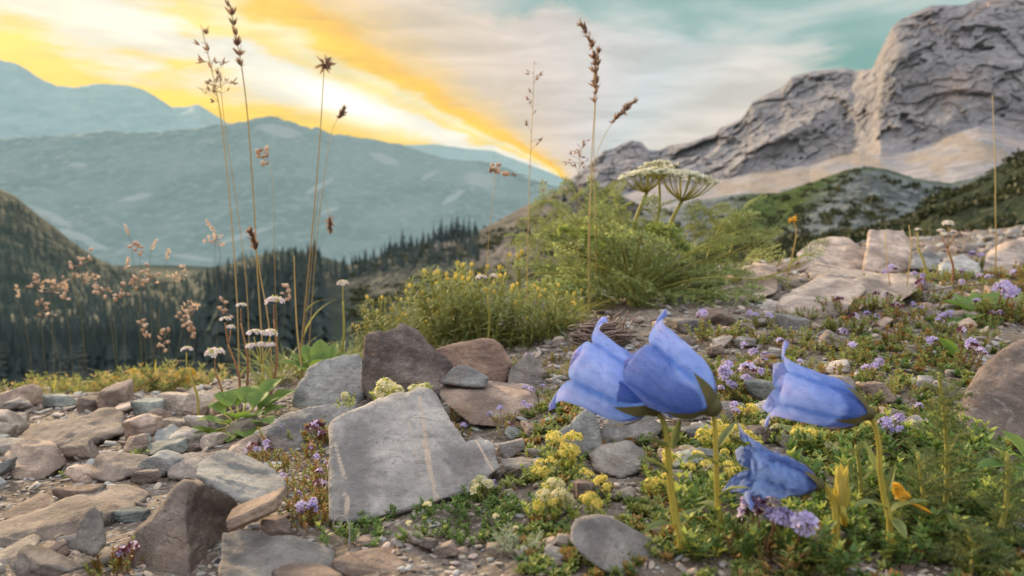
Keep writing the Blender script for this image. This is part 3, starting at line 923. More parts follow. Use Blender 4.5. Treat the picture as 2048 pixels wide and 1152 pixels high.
hand_rock((1250, 1150), [(1134, 1045, .012), (1150, 1030, .02), (1205, 1024, .024), (1290, 1078, .018), (1372, 1120, .016), (1380, 1172, .004), (1250, 1175, -.004), (1165, 1118, -.002), (1135, 1085, .004), (1200, 1060, .05), (1350, 1140, .045)],
          (.46, .445, .44), 'pale grey boulder with a rounded upper left corner, bottom centre right', 'the pale boulder', 14, amp=0.025, strata=0.006, sharp=16)
hand_rock((1235, 957), depth_of([(1174, 908, .006), (1205, 886, .018), (1260, 877, .022), (1292, 900, .014), (1290, 936, .004), (1242, 958, -.002), (1190, 942, 0)], .03), (.48, .46, .445), 'angular pale block with a flat top, below the left bellflower', 'the angular pale block', 15, sub=4)
hand_rock((1160, 925), depth_of([(1114, 868, .006), (1148, 838, .014), (1182, 812, .02), (1198, 850, .012), (1205, 905, 0), (1130, 925, 0)], .04), (0.372, 0.390, 0.396), 'grey split stone with a dark cleft, beneath the leftmost bellflower petal', 'the split grey stone', 16, sub=4)
hand_rock((1240, 900), depth_of([(1195, 868, 0), (1215, 832, .012), (1290, 826, .018), (1330, 850, .014), (1300, 890, 0), (1210, 896, -.002)], .04), (0.444, 0.432, 0.426), 'smooth pale stone between the split stone and the bellflower stem', None, 17, sub=4)
hand_rock((2000, 895), [(1905, 888, .01), (1918, 800, .025), (1955, 738, .04), (1985, 704, .046), (2050, 668, .05), (2160, 650, .05), (2230, 760, .03), (2220, 920, 0), (2000, 900, -.004), (1990, 760, .12), (2150, 720, .12)],
          (0.300, 0.246, 0.222), 'large brown boulder cut off by the right edge of the view', 'the large brown boulder', 18, amp=0.03, strata=0.008, sharp=16)
# the group of blocks on the skyline to the right
hand_rock((1690, 545), depth_of([(1590, 505, .05), (1625, 478, .12), (1660, 470, .14), (1700, 476, .13), (1742, 505, .05), (1735, 545, 0), (1600, 545, 0)], .3), (0.579, 0.495, 0.442), 'broad flat topped block left of the tall squared stone on the skyline', 'the broad skyline block', 19)
hand_rock((1780, 548), depth_of([(1732, 500, .03), (1745, 460, .08), (1808, 457, .09), (1822, 490, .05), (1828, 540, .01), (1795, 548, -.02), (1726, 545, 0)], .2), (0.671, 0.556, 0.488), 'tall squared stone standing highest on the right skyline', 'the tall squared stone', 20, amp=.03)
hand_rock((1690, 575), depth_of([(1608, 532, .04), (1630, 520, .07), (1765, 545, .05), (1758, 566, 0), (1700, 566, -.02), (1620, 558, 0)], .15), (0.610, 0.511, 0.434), 'thin tan slab lying flat below the broad skyline block', 'the thin tan slab', 21, amp=.03)
hand_rock((1640, 640), depth_of([(1556, 620, .02), (1580, 575, .08), (1650, 552, .14), (1710, 558, .14), (1735, 580, .08), (1690, 622, .01), (1600, 645, 0)], .2), (0.655, 0.556, 0.495), 'pale striped slab sloping down below the thin tan slab', 'the pale striped slab', 22, strata=.03)
hand_rock((1760, 622), depth_of([(1672, 600, .02), (1700, 560, .08), (1760, 543, .12), (1830, 548, .12), (1845, 575, .06), (1790, 612, 0), (1690, 622, 0)], .2), (0.564, 0.472, 0.411), 'weathered tan rock right of the pale striped slab, behind lilac thyme', 'the weathered tan rock', 23)
hand_rock((1860, 548), depth_of([(1818, 540, 0), (1825, 510, .06), (1860, 500, .08), (1885, 515, .06), (1890, 545, 0)], .2), (.33, .335, .34), 'grey stone right of the tall squared stone on the skyline', None, 24, sub=4)
hand_rock((1920, 560), depth_of([(1868, 555, 0), (1885, 515, .06), (1930, 503, .09), (1962, 530, .05), (1960, 562, 0)], .2), (0.594, 0.610, 0.602), 'whitish slab leaning left of the far right skyline boulder', None, 25, sub=4)
hand_rock((2020, 558), depth_of([(1955, 545, .02), (1970, 505, .10), (2030, 480, .16), (2100, 465, .18), (2160, 540, .02), (2040, 562, 0)], .3), (0.533, 0.465, 0.427), 'low broad boulder on the skyline, cut by the right edge of the view', 'the skyline boulder', 26)
hand_rock((1500, 600), depth_of([(1425, 590, 0), (1455, 548, .1), (1510, 522, .15), (1555, 530, .12), (1560, 585, .02), (1500, 605, 0)], .2), (0.610, 0.495, 0.434), 'pinkish rock partly behind the lacy foliage of the tall umbel plant', None, 27)
hand_rock((1440, 575), depth_of([(1395, 570, 0), (1410, 540, .06), (1450, 525, .08), (1482, 545, .05), (1480, 572, 0)], .15), (.40, .39, .38), 'pale stone seen through the right edge of the lacy foliage', None, 28, sub=4)
# bigger stones of the scree on the left
hand_rock((150, 905), depth_of([(38, 885, .02), (60, 850, .05), (150, 830, .07), (225, 816, .08), (247, 828, .07), (250, 866, .03), (170, 892, .0), (40, 905, 0)], .10), (0.324, 0.282, 0.258), 'long brown grey slab lying at the back of the scree, left', 'the long scree slab', 31, amp=.03)
hand_rock((70, 960), depth_of([(8, 930, .01), (22, 888, .03), (60, 872, .04), (110, 890, .03), (132, 925, .01), (85, 960, 0), (20, 962, 0)], .06), (0.468, 0.378, 0.324), 'pinkish knobbly rock in front of the long scree slab', 'the knobbly rock', 32, amp=.05)
hand_rock((160, 1085), [(0, 1050, .03), (30, 1035, .04), (120, 1015, .055), (220, 972, .08), (270, 975, .08), (300, 992, .07), (255, 1030, .035), (200, 1040, .02), (150, 1075, .008), (20, 1100, 0), (-40, 1105, 0), (-30, 1060, .02), (100, 1050, .10), (260, 1010, .11)],
          (0.306, 0.264, 0.240), 'broad dished brown rock spreading across the lower left scree', 'the broad dished rock', 33, amp=.035, strata=.02)
hand_rock((180, 1112), depth_of([(148, 1100, 0), (158, 1045, .01), (185, 1012, .018), (205, 1025, .016), (212, 1085, .004), (190, 1115, 0)], .03), (.27, .25, .24), 'upright dark flake at the right end of the broad dished rock', None, 34, sub=4, d=.275)
hand_rock((40, 1130), [(-20, 1118, .005), (0, 1100, .015), (70, 1066, .025), (84, 1075, .022), (60, 1112, .004), (0, 1138, 0), (-20, 1140, 0), (20, 1100, .04)], TAN, 'tan wedge shaped stone at the lower left edge of the view', None, 35, sub=4)
hand_rock((60, 1046), [(8, 1040, .005), (20, 1018, .015), (85, 983, .03), (115, 1000, .022), (112, 1018, .012), (20, 1048, 0), (60, 1005, .05)], (.30, .24, .205), 'brown elongated stone left of the broad dished rock', None, 36, sub=4)
hand_rock((390, 962), depth_of([(336, 955, 0), (340, 920, .02), (380, 903, .03), (430, 905, .03), (432, 940, .01), (400, 965, 0)], .04), (0.432, 0.390, 0.366), 'pale pitted stone behind the overlying grey slab', 'the pale pitted stone', 37, sub=4)
hand_rock((480, 922), depth_of([(444, 915, 0), (470, 885, .02), (512, 864, .03), (522, 872, .028), (505, 905, .01), (470, 926, 0)], .03), (0.528, 0.432, 0.372), 'tilted pinkish stone at the foot of the broad green leaves', None, 38, sub=4)
hand_rock((250, 966), depth_of([(182, 955, 0), (190, 915, .02), (215, 900, .028), (300, 912, .026), (292, 935, .01), (230, 968, 0)], .04), (0.480, 0.408, 0.366), 'cracked pinkish slab in the middle of the left scree', 'the cracked pinkish slab', 39, sub=4)
hand_rock((330, 905), depth_of([(302, 895, 0), (312, 860, .02), (345, 848, .028), (360, 862, .02), (350, 895, 0)], .05), (0.396, 0.432, 0.450), 'blue grey slab left of the broad green leaves', 'the flat blue grey slab', 40, sub=4)
hand_rock((760, 1152), [(664, 1120, .004), (690, 1108, .012), (790, 1092, .022), (850, 1094, .022), (868, 1112, .012), (800, 1140, 0), (700, 1156, -.004), (664, 1140, 0), (760, 1120, .04)], (0.408, 0.318, 0.270), 'brown elongated stone lying in front of the dark green cushion plant', 'the elongated brown stone', 41, sub=5, d=.272)
hand_rock((930, 1170), [(815, 1150, .012), (850, 1122, .02), (900, 1108, .026), (960, 1112, .026), (1040, 1142, .014), (1050, 1180, 0), (820, 1185, 0), (930, 1140, .05)], (0.432, 0.402, 0.396), 'broad grey stone at the bottom edge, right of the elongated brown one', 'the broad bottom stone', 42, sub=5, d=.258)
hand_rock((620, 1165), [(540, 1140, .01), (580, 1125, .02), (650, 1130, .02), (690, 1150, .01), (680, 1180, 0), (540, 1180, 0), (620, 1150, .04)], (0.456, 0.360, 0.306), 'rounded tan stone at the bottom edge in front of the low blocky stone', None, 43, sub=4, d=.25)

def blob_rock(cx, base, w, h, col, label=None, rot=0, d=None, depth=0.75, seed=1, sub=4, desc=None, lift=0.0, auto=None, sink=0.12):
    p, dd = ground_hit(cx, base)
    if d is not None:
        dd = d
        p = P(cx, base, d)
    W_ = w * dd / F
    th = math.atan2(max(base - 430, 5), F)
    Dp = W_ * depth
    Hz = max((h * dd / F - Dp * math.sin(th) * 0.7) / math.cos(th), 0.22 * W_)
    v, f = random_rock(seed, sub)
    v = v * np.array([W_, Dp, Hz])
    a = math.radians(rot); c, s = math.cos(a), math.sin(a)
    v = v @ np.array([[c, 0, s], [0, 1, 0], [-s, 0, c]])
    yaw = 0.35 * math.sin(seed * 1.7)
    c, s = math.cos(yaw), math.sin(yaw)
    v = v @ np.array([[c, s, 0], [-s, c, 0], [0, 0, 1]])
    ctr = np.array([p[0], p[1] + Dp * 0.42, 0])
    if d is None:
        ctr[2] = float(G(ctr[0], ctr[1])) - v[:, 2].min() - sink * Hz + lift
    else:
        ctr[2] = p[2] - v[:, 2].min()
    ob = link_rock(v + ctr, f, col, label)
    if auto:
        AUTO.append((ob, auto, cx, base - h / 2))
    return ob

blob_rock(510, 1066, 128, 50, (.43, .335, .275), 'tan oval stone balanced slantwise on the low blocky stone', rot=22, d=.268, depth=.5, seed=112, sub=4); LAND.append(('the tan oval stone', 510, 1030))
blob_rock(548, 1076, 58, 44, (.29, .235, .21), 'small brown stone propping up the right end of the tan oval stone', d=.272, depth=.8, seed=7, sub=4)
blob_rock(1462, 852, 72, 56, (.37, .365, .355), 'smooth rounded grey stone just right of the middle bellflower', seed=9, sub=4); LAND.append(('the smooth grey stone', 1462, 824))
blob_rock(1525, 815, 64, 60, TEAL, 'greenish grey flat stone behind the mouth of the right bellflower', seed=10, sub=4)
blob_rock(1190, 1012, 85, 62, (.23, .185, .165), 'dark brown rock among yellow cushions below the angular pale block', seed=11, sub=4); LAND.append(('the dark brown rock', 1190, 985))
blob_rock(1045, 960, 95, 50, (.38, .35, .335), 'flat pale stone right of the veined slab', seed=12, sub=4); LAND.append(('the flat pale stone', 1045, 940))
blob_rock(1003, 917, 42, 24, (.33, .26, .225), 'small brown pebble against the right corner of the veined slab', seed=13)
blob_rock(855, 1108, 40, 34, (.31, .275, .26), 'roundish brown pebble behind the elongated brown stone', seed=14)
blob_rock(245, 1048, 78, 38, (.28, .335, .34), 'greenish grey stone left of the big brown wedge', seed=15, sub=4); LAND.append(('the greenish grey stone', 245, 1025))
blob_rock(285, 972, 56, 42, (.40, .345, .31), 'blocky pale stone right of the cracked pinkish slab', seed=16, sub=4)
blob_rock(148, 1010, 110, 48, (.29, .225, .19), 'dark brown stone above the broad dished rock', seed=17, sub=4, depth=.5)
blob_rock(175, 1135, 96, 42, (.32, .29, .275), 'flat grey brown stone left of the big brown wedge, near the bottom edge', seed=18, sub=4)
blob_rock(92, 1130, 64, 46, (.42, .34, .29), 'pinkish stone between two flat grey brown stones at lower left', seed=19, sub=4)
blob_rock(130, 1108, 42, 42, (.33, .32, .32), 'small upright grey stone below the upright dark flake', seed=20)
blob_rock(70, 1160, 170, 44, (.27, .245, .235), 'long flat brown stone along the lower left edge', seed=21, sub=4, d=.258, depth=.4)
blob_rock(152, 925, 80, 54, (.37, .31, .275), 'tan stone between the pinkish knobbly rock and cracked pinkish slab', seed=22, sub=4)
blob_rock(1385, 672, 92, 40, (.34, .34, .34), 'grey stone in the gravel above the middle bellflower', seed=23, sub=4, depth=.6); LAND.append(('the grey gravel stone', 1385, 655))
blob_rock(1440, 652, 70, 40, (.31, .245, .21), 'brown stone under the lacy foliage beside the grey gravel stone', seed=24, sub=4)
blob_rock(1360, 700, 80, 34, (.34, .27, .235), 'flat brown stone in front of the grey gravel stone', seed=25, sub=4)
blob_rock(1590, 668, 62, 44, (.36, .365, .37), 'grey cobble at the foot of the pale striped slab', seed=26, sub=4)
blob_rock(1800, 870, 100, 34, (.30, .315, .32), 'flat grey stone left of the large brown boulder', seed=27, sub=4, depth=.5); LAND.append(('the flat grey stone', 1800, 855))
blob_rock(1690, 800, 86, 60, (.38, .335, .305), 'pale stone behind the top of the right bellflower', seed=28, sub=4)
blob_rock(1765, 812, 70, 52, (.41, .335, .29), 'pinkish stone between the right bellflower and the large brown boulder', seed=29, sub=4)
blob_rock(1510, 890, 120, 46, (.31, .255, .225), 'flat brown stone behind the wilted bellflower', seed=30, sub=4, depth=.45)
blob_rock(1405, 880, 90, 34, (.35, .36, .365), 'flat grey stone between the left and middle bellflower stems', seed=31, sub=4, depth=.5)

# fill: the smaller stones of each patch, chosen so that they do not stand inside one another
def fill(n, poly, smin, smax, cols, seed0, tries=60, overlap=0.62, sub=3, spread=1.6):
    """n stones with their feet inside a patch of ground seen as poly = (x0, y0, x1, y1[, skew])"""
    r = np.random.default_rng(seed0)
    made = 0
    for k in range(n * tries):
        if made >= n: break
        cx = r.uniform(poly[0], poly[2]); u = r.uniform(0, 1)
        yt = np.interp(cx, poly[4][0], poly[4][1]) if len(poly) > 4 else poly[1]
        base = yt + (poly[3] - yt) * u
        s = smin + (smax - smin) * r.uniform(0, 1) ** spread
        s *= 0.55 + 0.45 * np.clip((base - 470) / 500, 0.1, 1.2)
        h = s * r.uniform(0.42, 0.8)
        bad = False
        for (a0, a1, b0, b1) in STONES:
            ow = min(cx + s / 2, a1) - max(cx - s / 2, a0); oh = min(base, b1) - max(base - h, b0)
            if ow > 0 and oh > 0 and ow * oh > (1 - overlap) * s * h:
                bad = True; break
        if bad: continue
        col = cols[r.integers(len(cols))]
        j = r.uniform(0.85, 1.15)
        word = 'small ' if s < 24 else ('' if s < 44 else 'larger ')
        shape = 'flat stone' if h / s < 0.52 else ('chunky stone' if h / s > 0.7 else 'angular stone')
        blob_rock(cx, base, s, h, tuple(c * j for c in col), None, rot=r.uniform(-22, 22), seed=int(seed0 * 100 + made), sub=(4 if s > 30 else 3), depth=r.uniform(.55, .95), auto=word + CNAME[col] + ' ' + shape, sink=0.16)
        made += 1
    return made
ALLC = [GREY, BLUE, PINK, TAN, TAN, PALE, TEAL, BROWN, PINK, GREY]
nf = fill(105, (-20, 800, 560, 1150, ([0, 250, 420, 560], [812, 822, 815, 900])), 34, 100, ALLC, 41)
nf += fill(60, (-10, 800, 420, 1150, ([0, 250, 420, 560], [805, 815, 810, 900])), 18, 40, ALLC, 42, overlap=.8)
nf += fill(14, (560, 1090, 1140, 1152), 20, 56, [BROWN, TAN, GREY, PINK], 43)
nf += fill(34, (1010, 780, 1440, 1010), 26, 78, [PALE, GREY, TAN, BROWN, TEAL], 44)
nf += fill(36, (1260, 640, 1560, 790), 22, 66, [TAN, GREY, BROWN, PALE, PINK], 45)
nf += fill(44, (1540, 500, 2048, 660, ([1540, 1800, 2048], [600, 520, 480])), 22, 70, [TAN, GREY, PINK, PALE, PALE], 46)
nf += fill(33, (1480, 690, 1920, 900), 26, 76, [TAN, GREY, PALE, PALE], 47)
nf += fill(16, (1380, 1000, 2040, 1150), 22, 60, [BROWN, TAN, BROWN, GREY], 48)
nf += fill(10, (1040, 690, 1160, 800), 18, 44, [TAN, GREY, PALE], 49)
print('fill stones', nf, 'stones', len(STONES))

# grit: too fine and too many to count
def gravel():
    r = np.random.default_rng(77)
    mb = MB()
    vs = [random_rock(900 + k, 2, 60, 4, 0.05, 0.0) for k in range(6)]
    N = 32000
    # more grit near the camera, spread evenly in the picture
    px = r.uniform(-500, 2600, N); d = np.exp(r.uniform(math.log(.19), math.log(3.2), N))
    x = (px - 1024) / F * d; y = d
    z = G(x, y)
    cr = np.interp(px, [0, 600, 900, 1200, 1500, 2100], [1.25, 1.15, 1.1, 1.3, 2.2, 3.3])
    keep = d < cr
    dens = fbm(np.stack([x * 14, y * 14, z * 0], -1), 3, 99)
    keep &= (dens > -0.25) | (px < 620)
    x, y, z, d = x[keep], y[keep], z[keep], d[keep]
    n = len(x)
    sz = (2.6 + 11 * r.uniform(0, 1, n) ** 3.2) * d / F * 1.5
    kind = r.integers(0, 6, n)
    yaw = r.uniform(0, 6.28, n); tl = r.normal(0, 0.3, n)
    for k in range(6):
        q = kind == k
        c, s = np.cos(yaw[q]), np.sin(yaw[q]); o = np.zeros(q.sum()); e = o + 1
        M = np.stack([np.stack([c, -s, o], -1), np.stack([s, c, o], -1), np.stack([tl[q], o, e], -1)], 1)
        sc = sz[q][:, None] * np.array([1.45, 0.95, 0.45]) * r.uniform(.75, 1.25, (q.sum(), 3))
        mb.stamp(vs[k][0], vs[k][1], M, np.stack([x[q], y[q], z[q] + sz[q] * 0.12], -1), sc, a=r.uniform(0, 1, q.sum()))
    m, nt = new_mat('grit')
    at = nt.n('ShaderNodeAttribute', attribute_name='tone')
    c = nt.ramp(at.outputs['Fac'], [(0, (.20, .16, .14)), (.22, (.34, .285, .25)), (.42, (.40, .395, .39)), (.6, (.48, .40, .345)), (.8, (.36, .345, .33)), (1, (.56, .53, .49))], 'CONSTANT')
    tc = nt.n('ShaderNodeTexCoord').outputs['Object']
    finish(nt, nt.mix(0.35, c, nt.mix(1.0, c, nt.noise(tc, 400, 3, 0.6, out=1), 'MULTIPLY')), 0.92, spec=0.12)
    tag(mb.build('gravel', m), kind='stuff')
gravel()
# ------------------------------------------------------------------ plants: shared shapes
def leaf(n=6, wid=0.3, prof=None, fold=0.25, bend=0.25, petiole=0.0):
    """one blade, length 1 along +Y, three points across"""
    t = np.linspace(0, 1, n)
    w = (np.sin(math.pi * np.clip(t, 0, 1) ** 0.8) ** 0.8 if prof is None else np.interp(t, *prof)) * wid / 2
    if petiole:
        t2 = petiole + t * (1 - petiole)
    else:
        t2 = t
    z = -bend * t2 ** 2
    y = t2 * (1 - 0.3 * bend * t2)
    v = np.stack([np.stack([-w, y, z + fold * w], -1), np.stack([0 * w, y, z], -1), np.stack([w, y, z + fold * w], -1)], 1).reshape(-1, 3)
    return v, grid_faces(n, 3)

def flower(n=5, cup=0.3, wid=0.55, notch=0.0):
    """a little open flower of n petals, radius 1, facing +Z"""
    V, Fc = [], []
    for k in range(n):
        a = 2 * math.pi * k / n
        c, s = math.cos(a), math.sin(a)
        p = np.array([[0, 0.05, 0], [-wid * .6, .6, cup * .5], [0, .58, cup * .35], [wid * .6, .6, cup * .5], [-wid * .35, 1.0, cup], [0, 1.0 - notch, cup * .9], [wid * .35, 1.0, cup]])
        q = p.copy(); q[:, 0] = p[:, 0] * c - p[:, 1] * s; q[:, 1] = p[:, 0] * s + p[:, 1] * c
        V.append(q)
        Fc += [(7 * k + a_, 7 * k + b, 7 * k + c_) for a_, b, c_ in ((0, 2, 1), (0, 3, 2), (1, 2, 4), (2, 5, 4), (2, 3, 5), (3, 6, 5))]
    return np.vstack(V), np.array(Fc)

def rdirs(r, n, up=0.5, spread=1.0):
    """random directions leaning upwards"""
    d = r.normal(size=(n, 3)) * spread
    d[:, 2] = np.abs(d[:, 2]) + up
    return unit(d)

def part(name, me, parent, loc=(0, 0, 0), rot=(0, 0, 0), sc=1.0):
    o = bpy.data.objects.new(name, me)
    COL.objects.link(o)
    o.parent = parent
    o.location = tuple(loc); o.rotation_euler = rot
    o.scale = (sc, sc, sc)
    return o

# colours
L_THYME = leaf_mat('thyme_leaf', (0.140, 0.189, 0.056), (0.322, 0.350, 0.105), .3, (.30, .32, .06))
L_RUST = leaf_mat('rusty_leaf', (.20, .15, .05), (.38, .22, .075), .3, (.5, .25, .05))
L_GREEN = leaf_mat('cushion_leaf', (0.056, 0.112, 0.035), (0.154, 0.238, 0.063), .3, (.18, .30, .05))
L_LIME = leaf_mat('lime_leaf', (0.238, 0.308, 0.070), (0.476, 0.518, 0.126), .4, (.45, .5, .08))
L_LACY = leaf_mat('lacy_leaf', (.15, .22, .085), (.42, .48, .20), .4, (.36, .40, .12))
L_BUSH = leaf_mat('bush_leaf', (.10, .15, .05), (.30, .33, .11), .35, (.34, .34, .09))
L_BROAD = leaf_mat('broad_leaf', (.08, .15, .04), (.19, .27, .08), .4, (.26, .42, .05), 30, 0.65, .15)
L_GREY = leaf_mat('grey_leaf', (0.210, 0.252, 0.168), (0.364, 0.406, 0.280), .3)
L_STRAW = leaf_mat('straw', (0.364, 0.280, 0.126), (0.616, 0.476, 0.210), .35, (.6, .42, .12))
L_GRASS = leaf_mat('grass_blade', (0.168, 0.210, 0.049), (0.504, 0.462, 0.112), .4, (.5, .45, .08))
L_DRY = leaf_mat('dry_root', (.13, .09, .075), (.30, .22, .19), .05)
L_SEED = leaf_mat('seed_husk', (.15, .10, .09), (.34, .22, .17), .35, (.5, .32, .18))
L_PINKSEED = leaf_mat('pale_husk', (.50, .38, .30), (.72, .58, .48), .4, (.8, .55, .35))
L_STEM = leaf_mat('green_stem', (0.280, 0.294, 0.084), (0.476, 0.434, 0.112), .3, (.55, .45, .06))
L_RED = leaf_mat('reddish_stem', (0.238, 0.105, 0.070), (0.392, 0.224, 0.098), .2)
P_LILAC = leaf_mat('lilac_petal', (.42, .36, .66), (.66, .58, .80), .35, None, 80, .6, .2)
P_CALYX = leaf_mat('purple_calyx', (0.105, 0.035, 0.063), (0.238, 0.084, 0.119), .2)
P_YELLOW = leaf_mat('yellow_petal', (.72, .56, .09), (.85, .72, .24), .35, None, 80, .6, .2)
P_CREAM = leaf_mat('cream_petal', (.66, .60, .34), (.78, .74, .56), .35, None, 80, .6, .2)
P_WHITE = leaf_mat('white_petal', (.70, .60, .62), (.84, .78, .78), .35, None, 80, .6, .2)
P_GOLD = leaf_mat('golden_petal', (.62, .34, .03), (.76, .46, .05), .35, None, 80, .6, .2)
P_UMBEL = leaf_mat('umbel_petal', (.60, .60, .44), (.82, .80, .68), .35, None, 80, .6, .2)

# ------------------------------------------------------------------ thyme, yellow and green cushions (copies share meshes)
def tuft_mesh(name, seed, nsprig, h, spread, ll, lw, mats, whorl=4, rad=0.012, stemr=0.0003, rust=0.0, up=0.9, fold=.3):
    """a low tuft of leafy sprigs"""
    r = np.random.default_rng(seed)
    mb = MB()
    lv, lf = leaf(4, lw, None, fold, .25)
    for k in range(nsprig):
        a = r.uniform(0, 6.28); q = rad * math.sqrt(r.uniform(0, 1))
        b = np.array([q * math.cos(a), q * math.sin(a), -0.002])
        d = unit(np.array([math.cos(a) * spread * q / rad, math.sin(a) * spread * q / rad, up]) + r.normal(0, .22, 3))
        hh = h * r.uniform(.55, 1.15)
        path = b + d * np.linspace(0, hh, 4)[:, None] + np.array([0, 0, 1.0]) * (np.linspace(0, 1, 4) ** 2 * hh * .15)[:, None]
        mb.tube(path, stemr, 3, a=.3, m=1)
        nw = max(3, int(hh / (ll * .42)))
        for j in range(nw):
            t = .25 + .75 * (j + 1) / nw
            pt = b + d * hh * t + np.array([0, 0, t * t * hh * .15])
            aa = r.uniform(0, 6.28) + np.arange(whorl) * 2 * math.pi / whorl
            sp = 1.15 - .55 * t
            dd = np.stack([np.cos(aa) * sp, np.sin(aa) * sp, np.full(whorl, .35 + .5 * t)], -1) + d * .3 + r.normal(0, .18, (whorl, 3))
            M = frames(dd, r.normal(0, .3, whorl))
            m = 2 if r.uniform() < rust else 0
            mb.stamp(lv, lf, M, np.repeat(pt[None], whorl, 0), ll * r.uniform(.65, 1.15, whorl) * (1 - .25 * t), a=r.uniform(0, 1, whorl) * .8 + .25 * t, m=m)
    me = mb.mesh(name)
    for m in mats: me.materials.append(m)
    return me

def head_mesh(name, seed, n, rx, rz, fsize, pmat, cmat, petals=5, stem=0.0, calyx=6, cup=.35, stemat=None, fl=None):
    """a rounded flower head on a short stalk: little flowers over darker calyces"""
    r = np.random.default_rng(seed)
    mb = MB()
    d = rdirs(r, n, .15, .75)
    T = d * np.array([rx, rx, rz]) * r.uniform(.75, 1.05, (n, 1)) + np.array([0, 0, stem])
    fv, ff = fl if fl else flower(petals, cup)
    M = frames(d, r.uniform(0, 6.28, n))
    # petals face outwards: local Z along d
    M = np.stack([M[:, :, 0], -M[:, :, 2], M[:, :, 1]], 2)
    mb.stamp(fv, ff, M, T, fsize * r.uniform(.7, 1.2, n), a=r.uniform(0, 1, n), m=0)
    if calyx:
        lv, lf = leaf(3, .5, None, .3, .1)
        dc = rdirs(r, calyx, .1, .8)
        mb.stamp(lv, lf, frames(dc, r.uniform(0, 6, calyx)), dc * np.array([rx, rx, rz]) * .35 + np.array([0, 0, stem]), max(rx, rz) * r.uniform(.5, .95, calyx), a=r.uniform(0, 1, calyx), m=1)
    if stem:
        mb.tube(np.array([[0, 0, -.001], [r.normal(0, stem * .1), r.normal(0, stem * .1), stem * .5], [0, 0, stem]]), .0005, 4, a=.4, m=2)
    me = mb.mesh(name)
    for m in (pmat, cmat, stemat or L_RED): me.materials.append(m)
    return me

def lipped():
    """thyme flower: three spread lower lobes and one upper"""
    v, f = flower(4, .25, .62, .1)
    return v * np.array([1, 1, 1]), f

THYME = [tuft_mesh('thyme_foliage', 100 + k, 17 + 3 * k, .016, .8, .0062, .36, (L_THYME, L_RED, L_RUST), 4, .015, rust=.16) for k in range(4)]
THYME_R = [tuft_mesh('thyme_foliage', 110 + k, 16, .017, .7, .0060, .36, (L_THYME, L_RED, L_RUST), 4, .014, rust=.5) for k in range(2)]
LILAC = [head_mesh('lilac_head', 120 + k, 8 + 3 * k, .0048, .0045, .0030, P_LILAC, P_CALYX, stem=.010 + .003 * k, calyx=14, fl=lipped()) for k in range(3)]
SPENT = [head_mesh('spent_head', 126 + k, 2, .0042, .0040, .0026, P_LILAC, P_CALYX, stem=.010, calyx=24, fl=lipped()) for k in range(2)]
GREENC = [tuft_mesh('cushion_foliage', 130 + k, 16, .013, .9, .0075, .33, (L_GREEN, L_STEM, L_LIME), 6, .017, rust=.06, up=.8) for k in range(4)]
YELFOL = [tuft_mesh('bedstraw_foliage', 140 + k, 12, .018, .7, .0066, .24, (L_LIME, L_STEM, L_GREEN), 6, .011, rust=.3) for k in range(3)]
YELLOW = [head_mesh('yellow_head', 150 + k, 46, .0085, .0085, .0021, P_YELLOW, L_LIME, 4, .012 + .004 * k, 14, .2, L_STEM) for k in range(3)]
CREAM = [head_mesh('cream_head', 156 + k, 40, .0080, .0085, .0024, P_CREAM, L_LIME, 4, .012 + .004 * k, 12, .2, L_STEM) for k in range(2)]
WHITEF = [head_mesh('white_head', 160, 7, .004, .003, .0024, P_CREAM, L_LIME, 5, .012, 4, .3, L_STEM)]
GREYT = [tuft_mesh('grey_foliage', 165 + k, 26, .016, .9, .008, .16, (L_GREY, L_GREY, L_GREY), 5, .012) for k in range(2)]
DARKFOL = [tuft_mesh('herb_foliage', 170 + k, 13, .022, .8, .0105, .34, (L_GREEN, L_STEM, L_LIME), 5, .016, rust=.22) for k in range(3)]

rp = np.random.default_rng(500)
def tuft(name, cat, group, cx, base, wpx, fol, heads, nh, desc=None, label=None, hpart='flower_head', d=None, hs=1.0, wid=.034, lift=0):
    p, dd = ground_hit(cx, base)
    if d: p, dd = P(cx, base, d), d
    sc = (wpx * dd / F) / wid
    p[2] += lift
    o = thing(name, label, cat, p, group)
    o.rotation_euler = (0, 0, rp.uniform(0, 6.28)); o.scale = (sc, sc, sc)
    part('foliage', fol[rp.integers(len(fol))], o)
    for k in range(nh):
        a = rp.uniform(0, 6.28); q = .011 * math.sqrt(rp.uniform(.05, 1))
        part(hpart, heads[rp.integers(len(heads))], o, (q * math.cos(a), q * math.sin(a), .006 + rp.uniform(-.002, .003)), (rp.normal(0, .25), rp.normal(0, .25), rp.uniform(0, 6)), rp.uniform(.8, 1.15) * hs)
    if label is None:
        AUTO.append((o, desc, cx, base - wpx * .3))
    return o

TG, TC = 'thyme tufts growing between the stones', 'thyme'
def count_word(n, what):
    return {0: 'flowerless thyme', 1: 'thyme with one %s' % what, 2: 'thyme with two %ss' % what}.get(n, 'thyme with many %ss' % what)

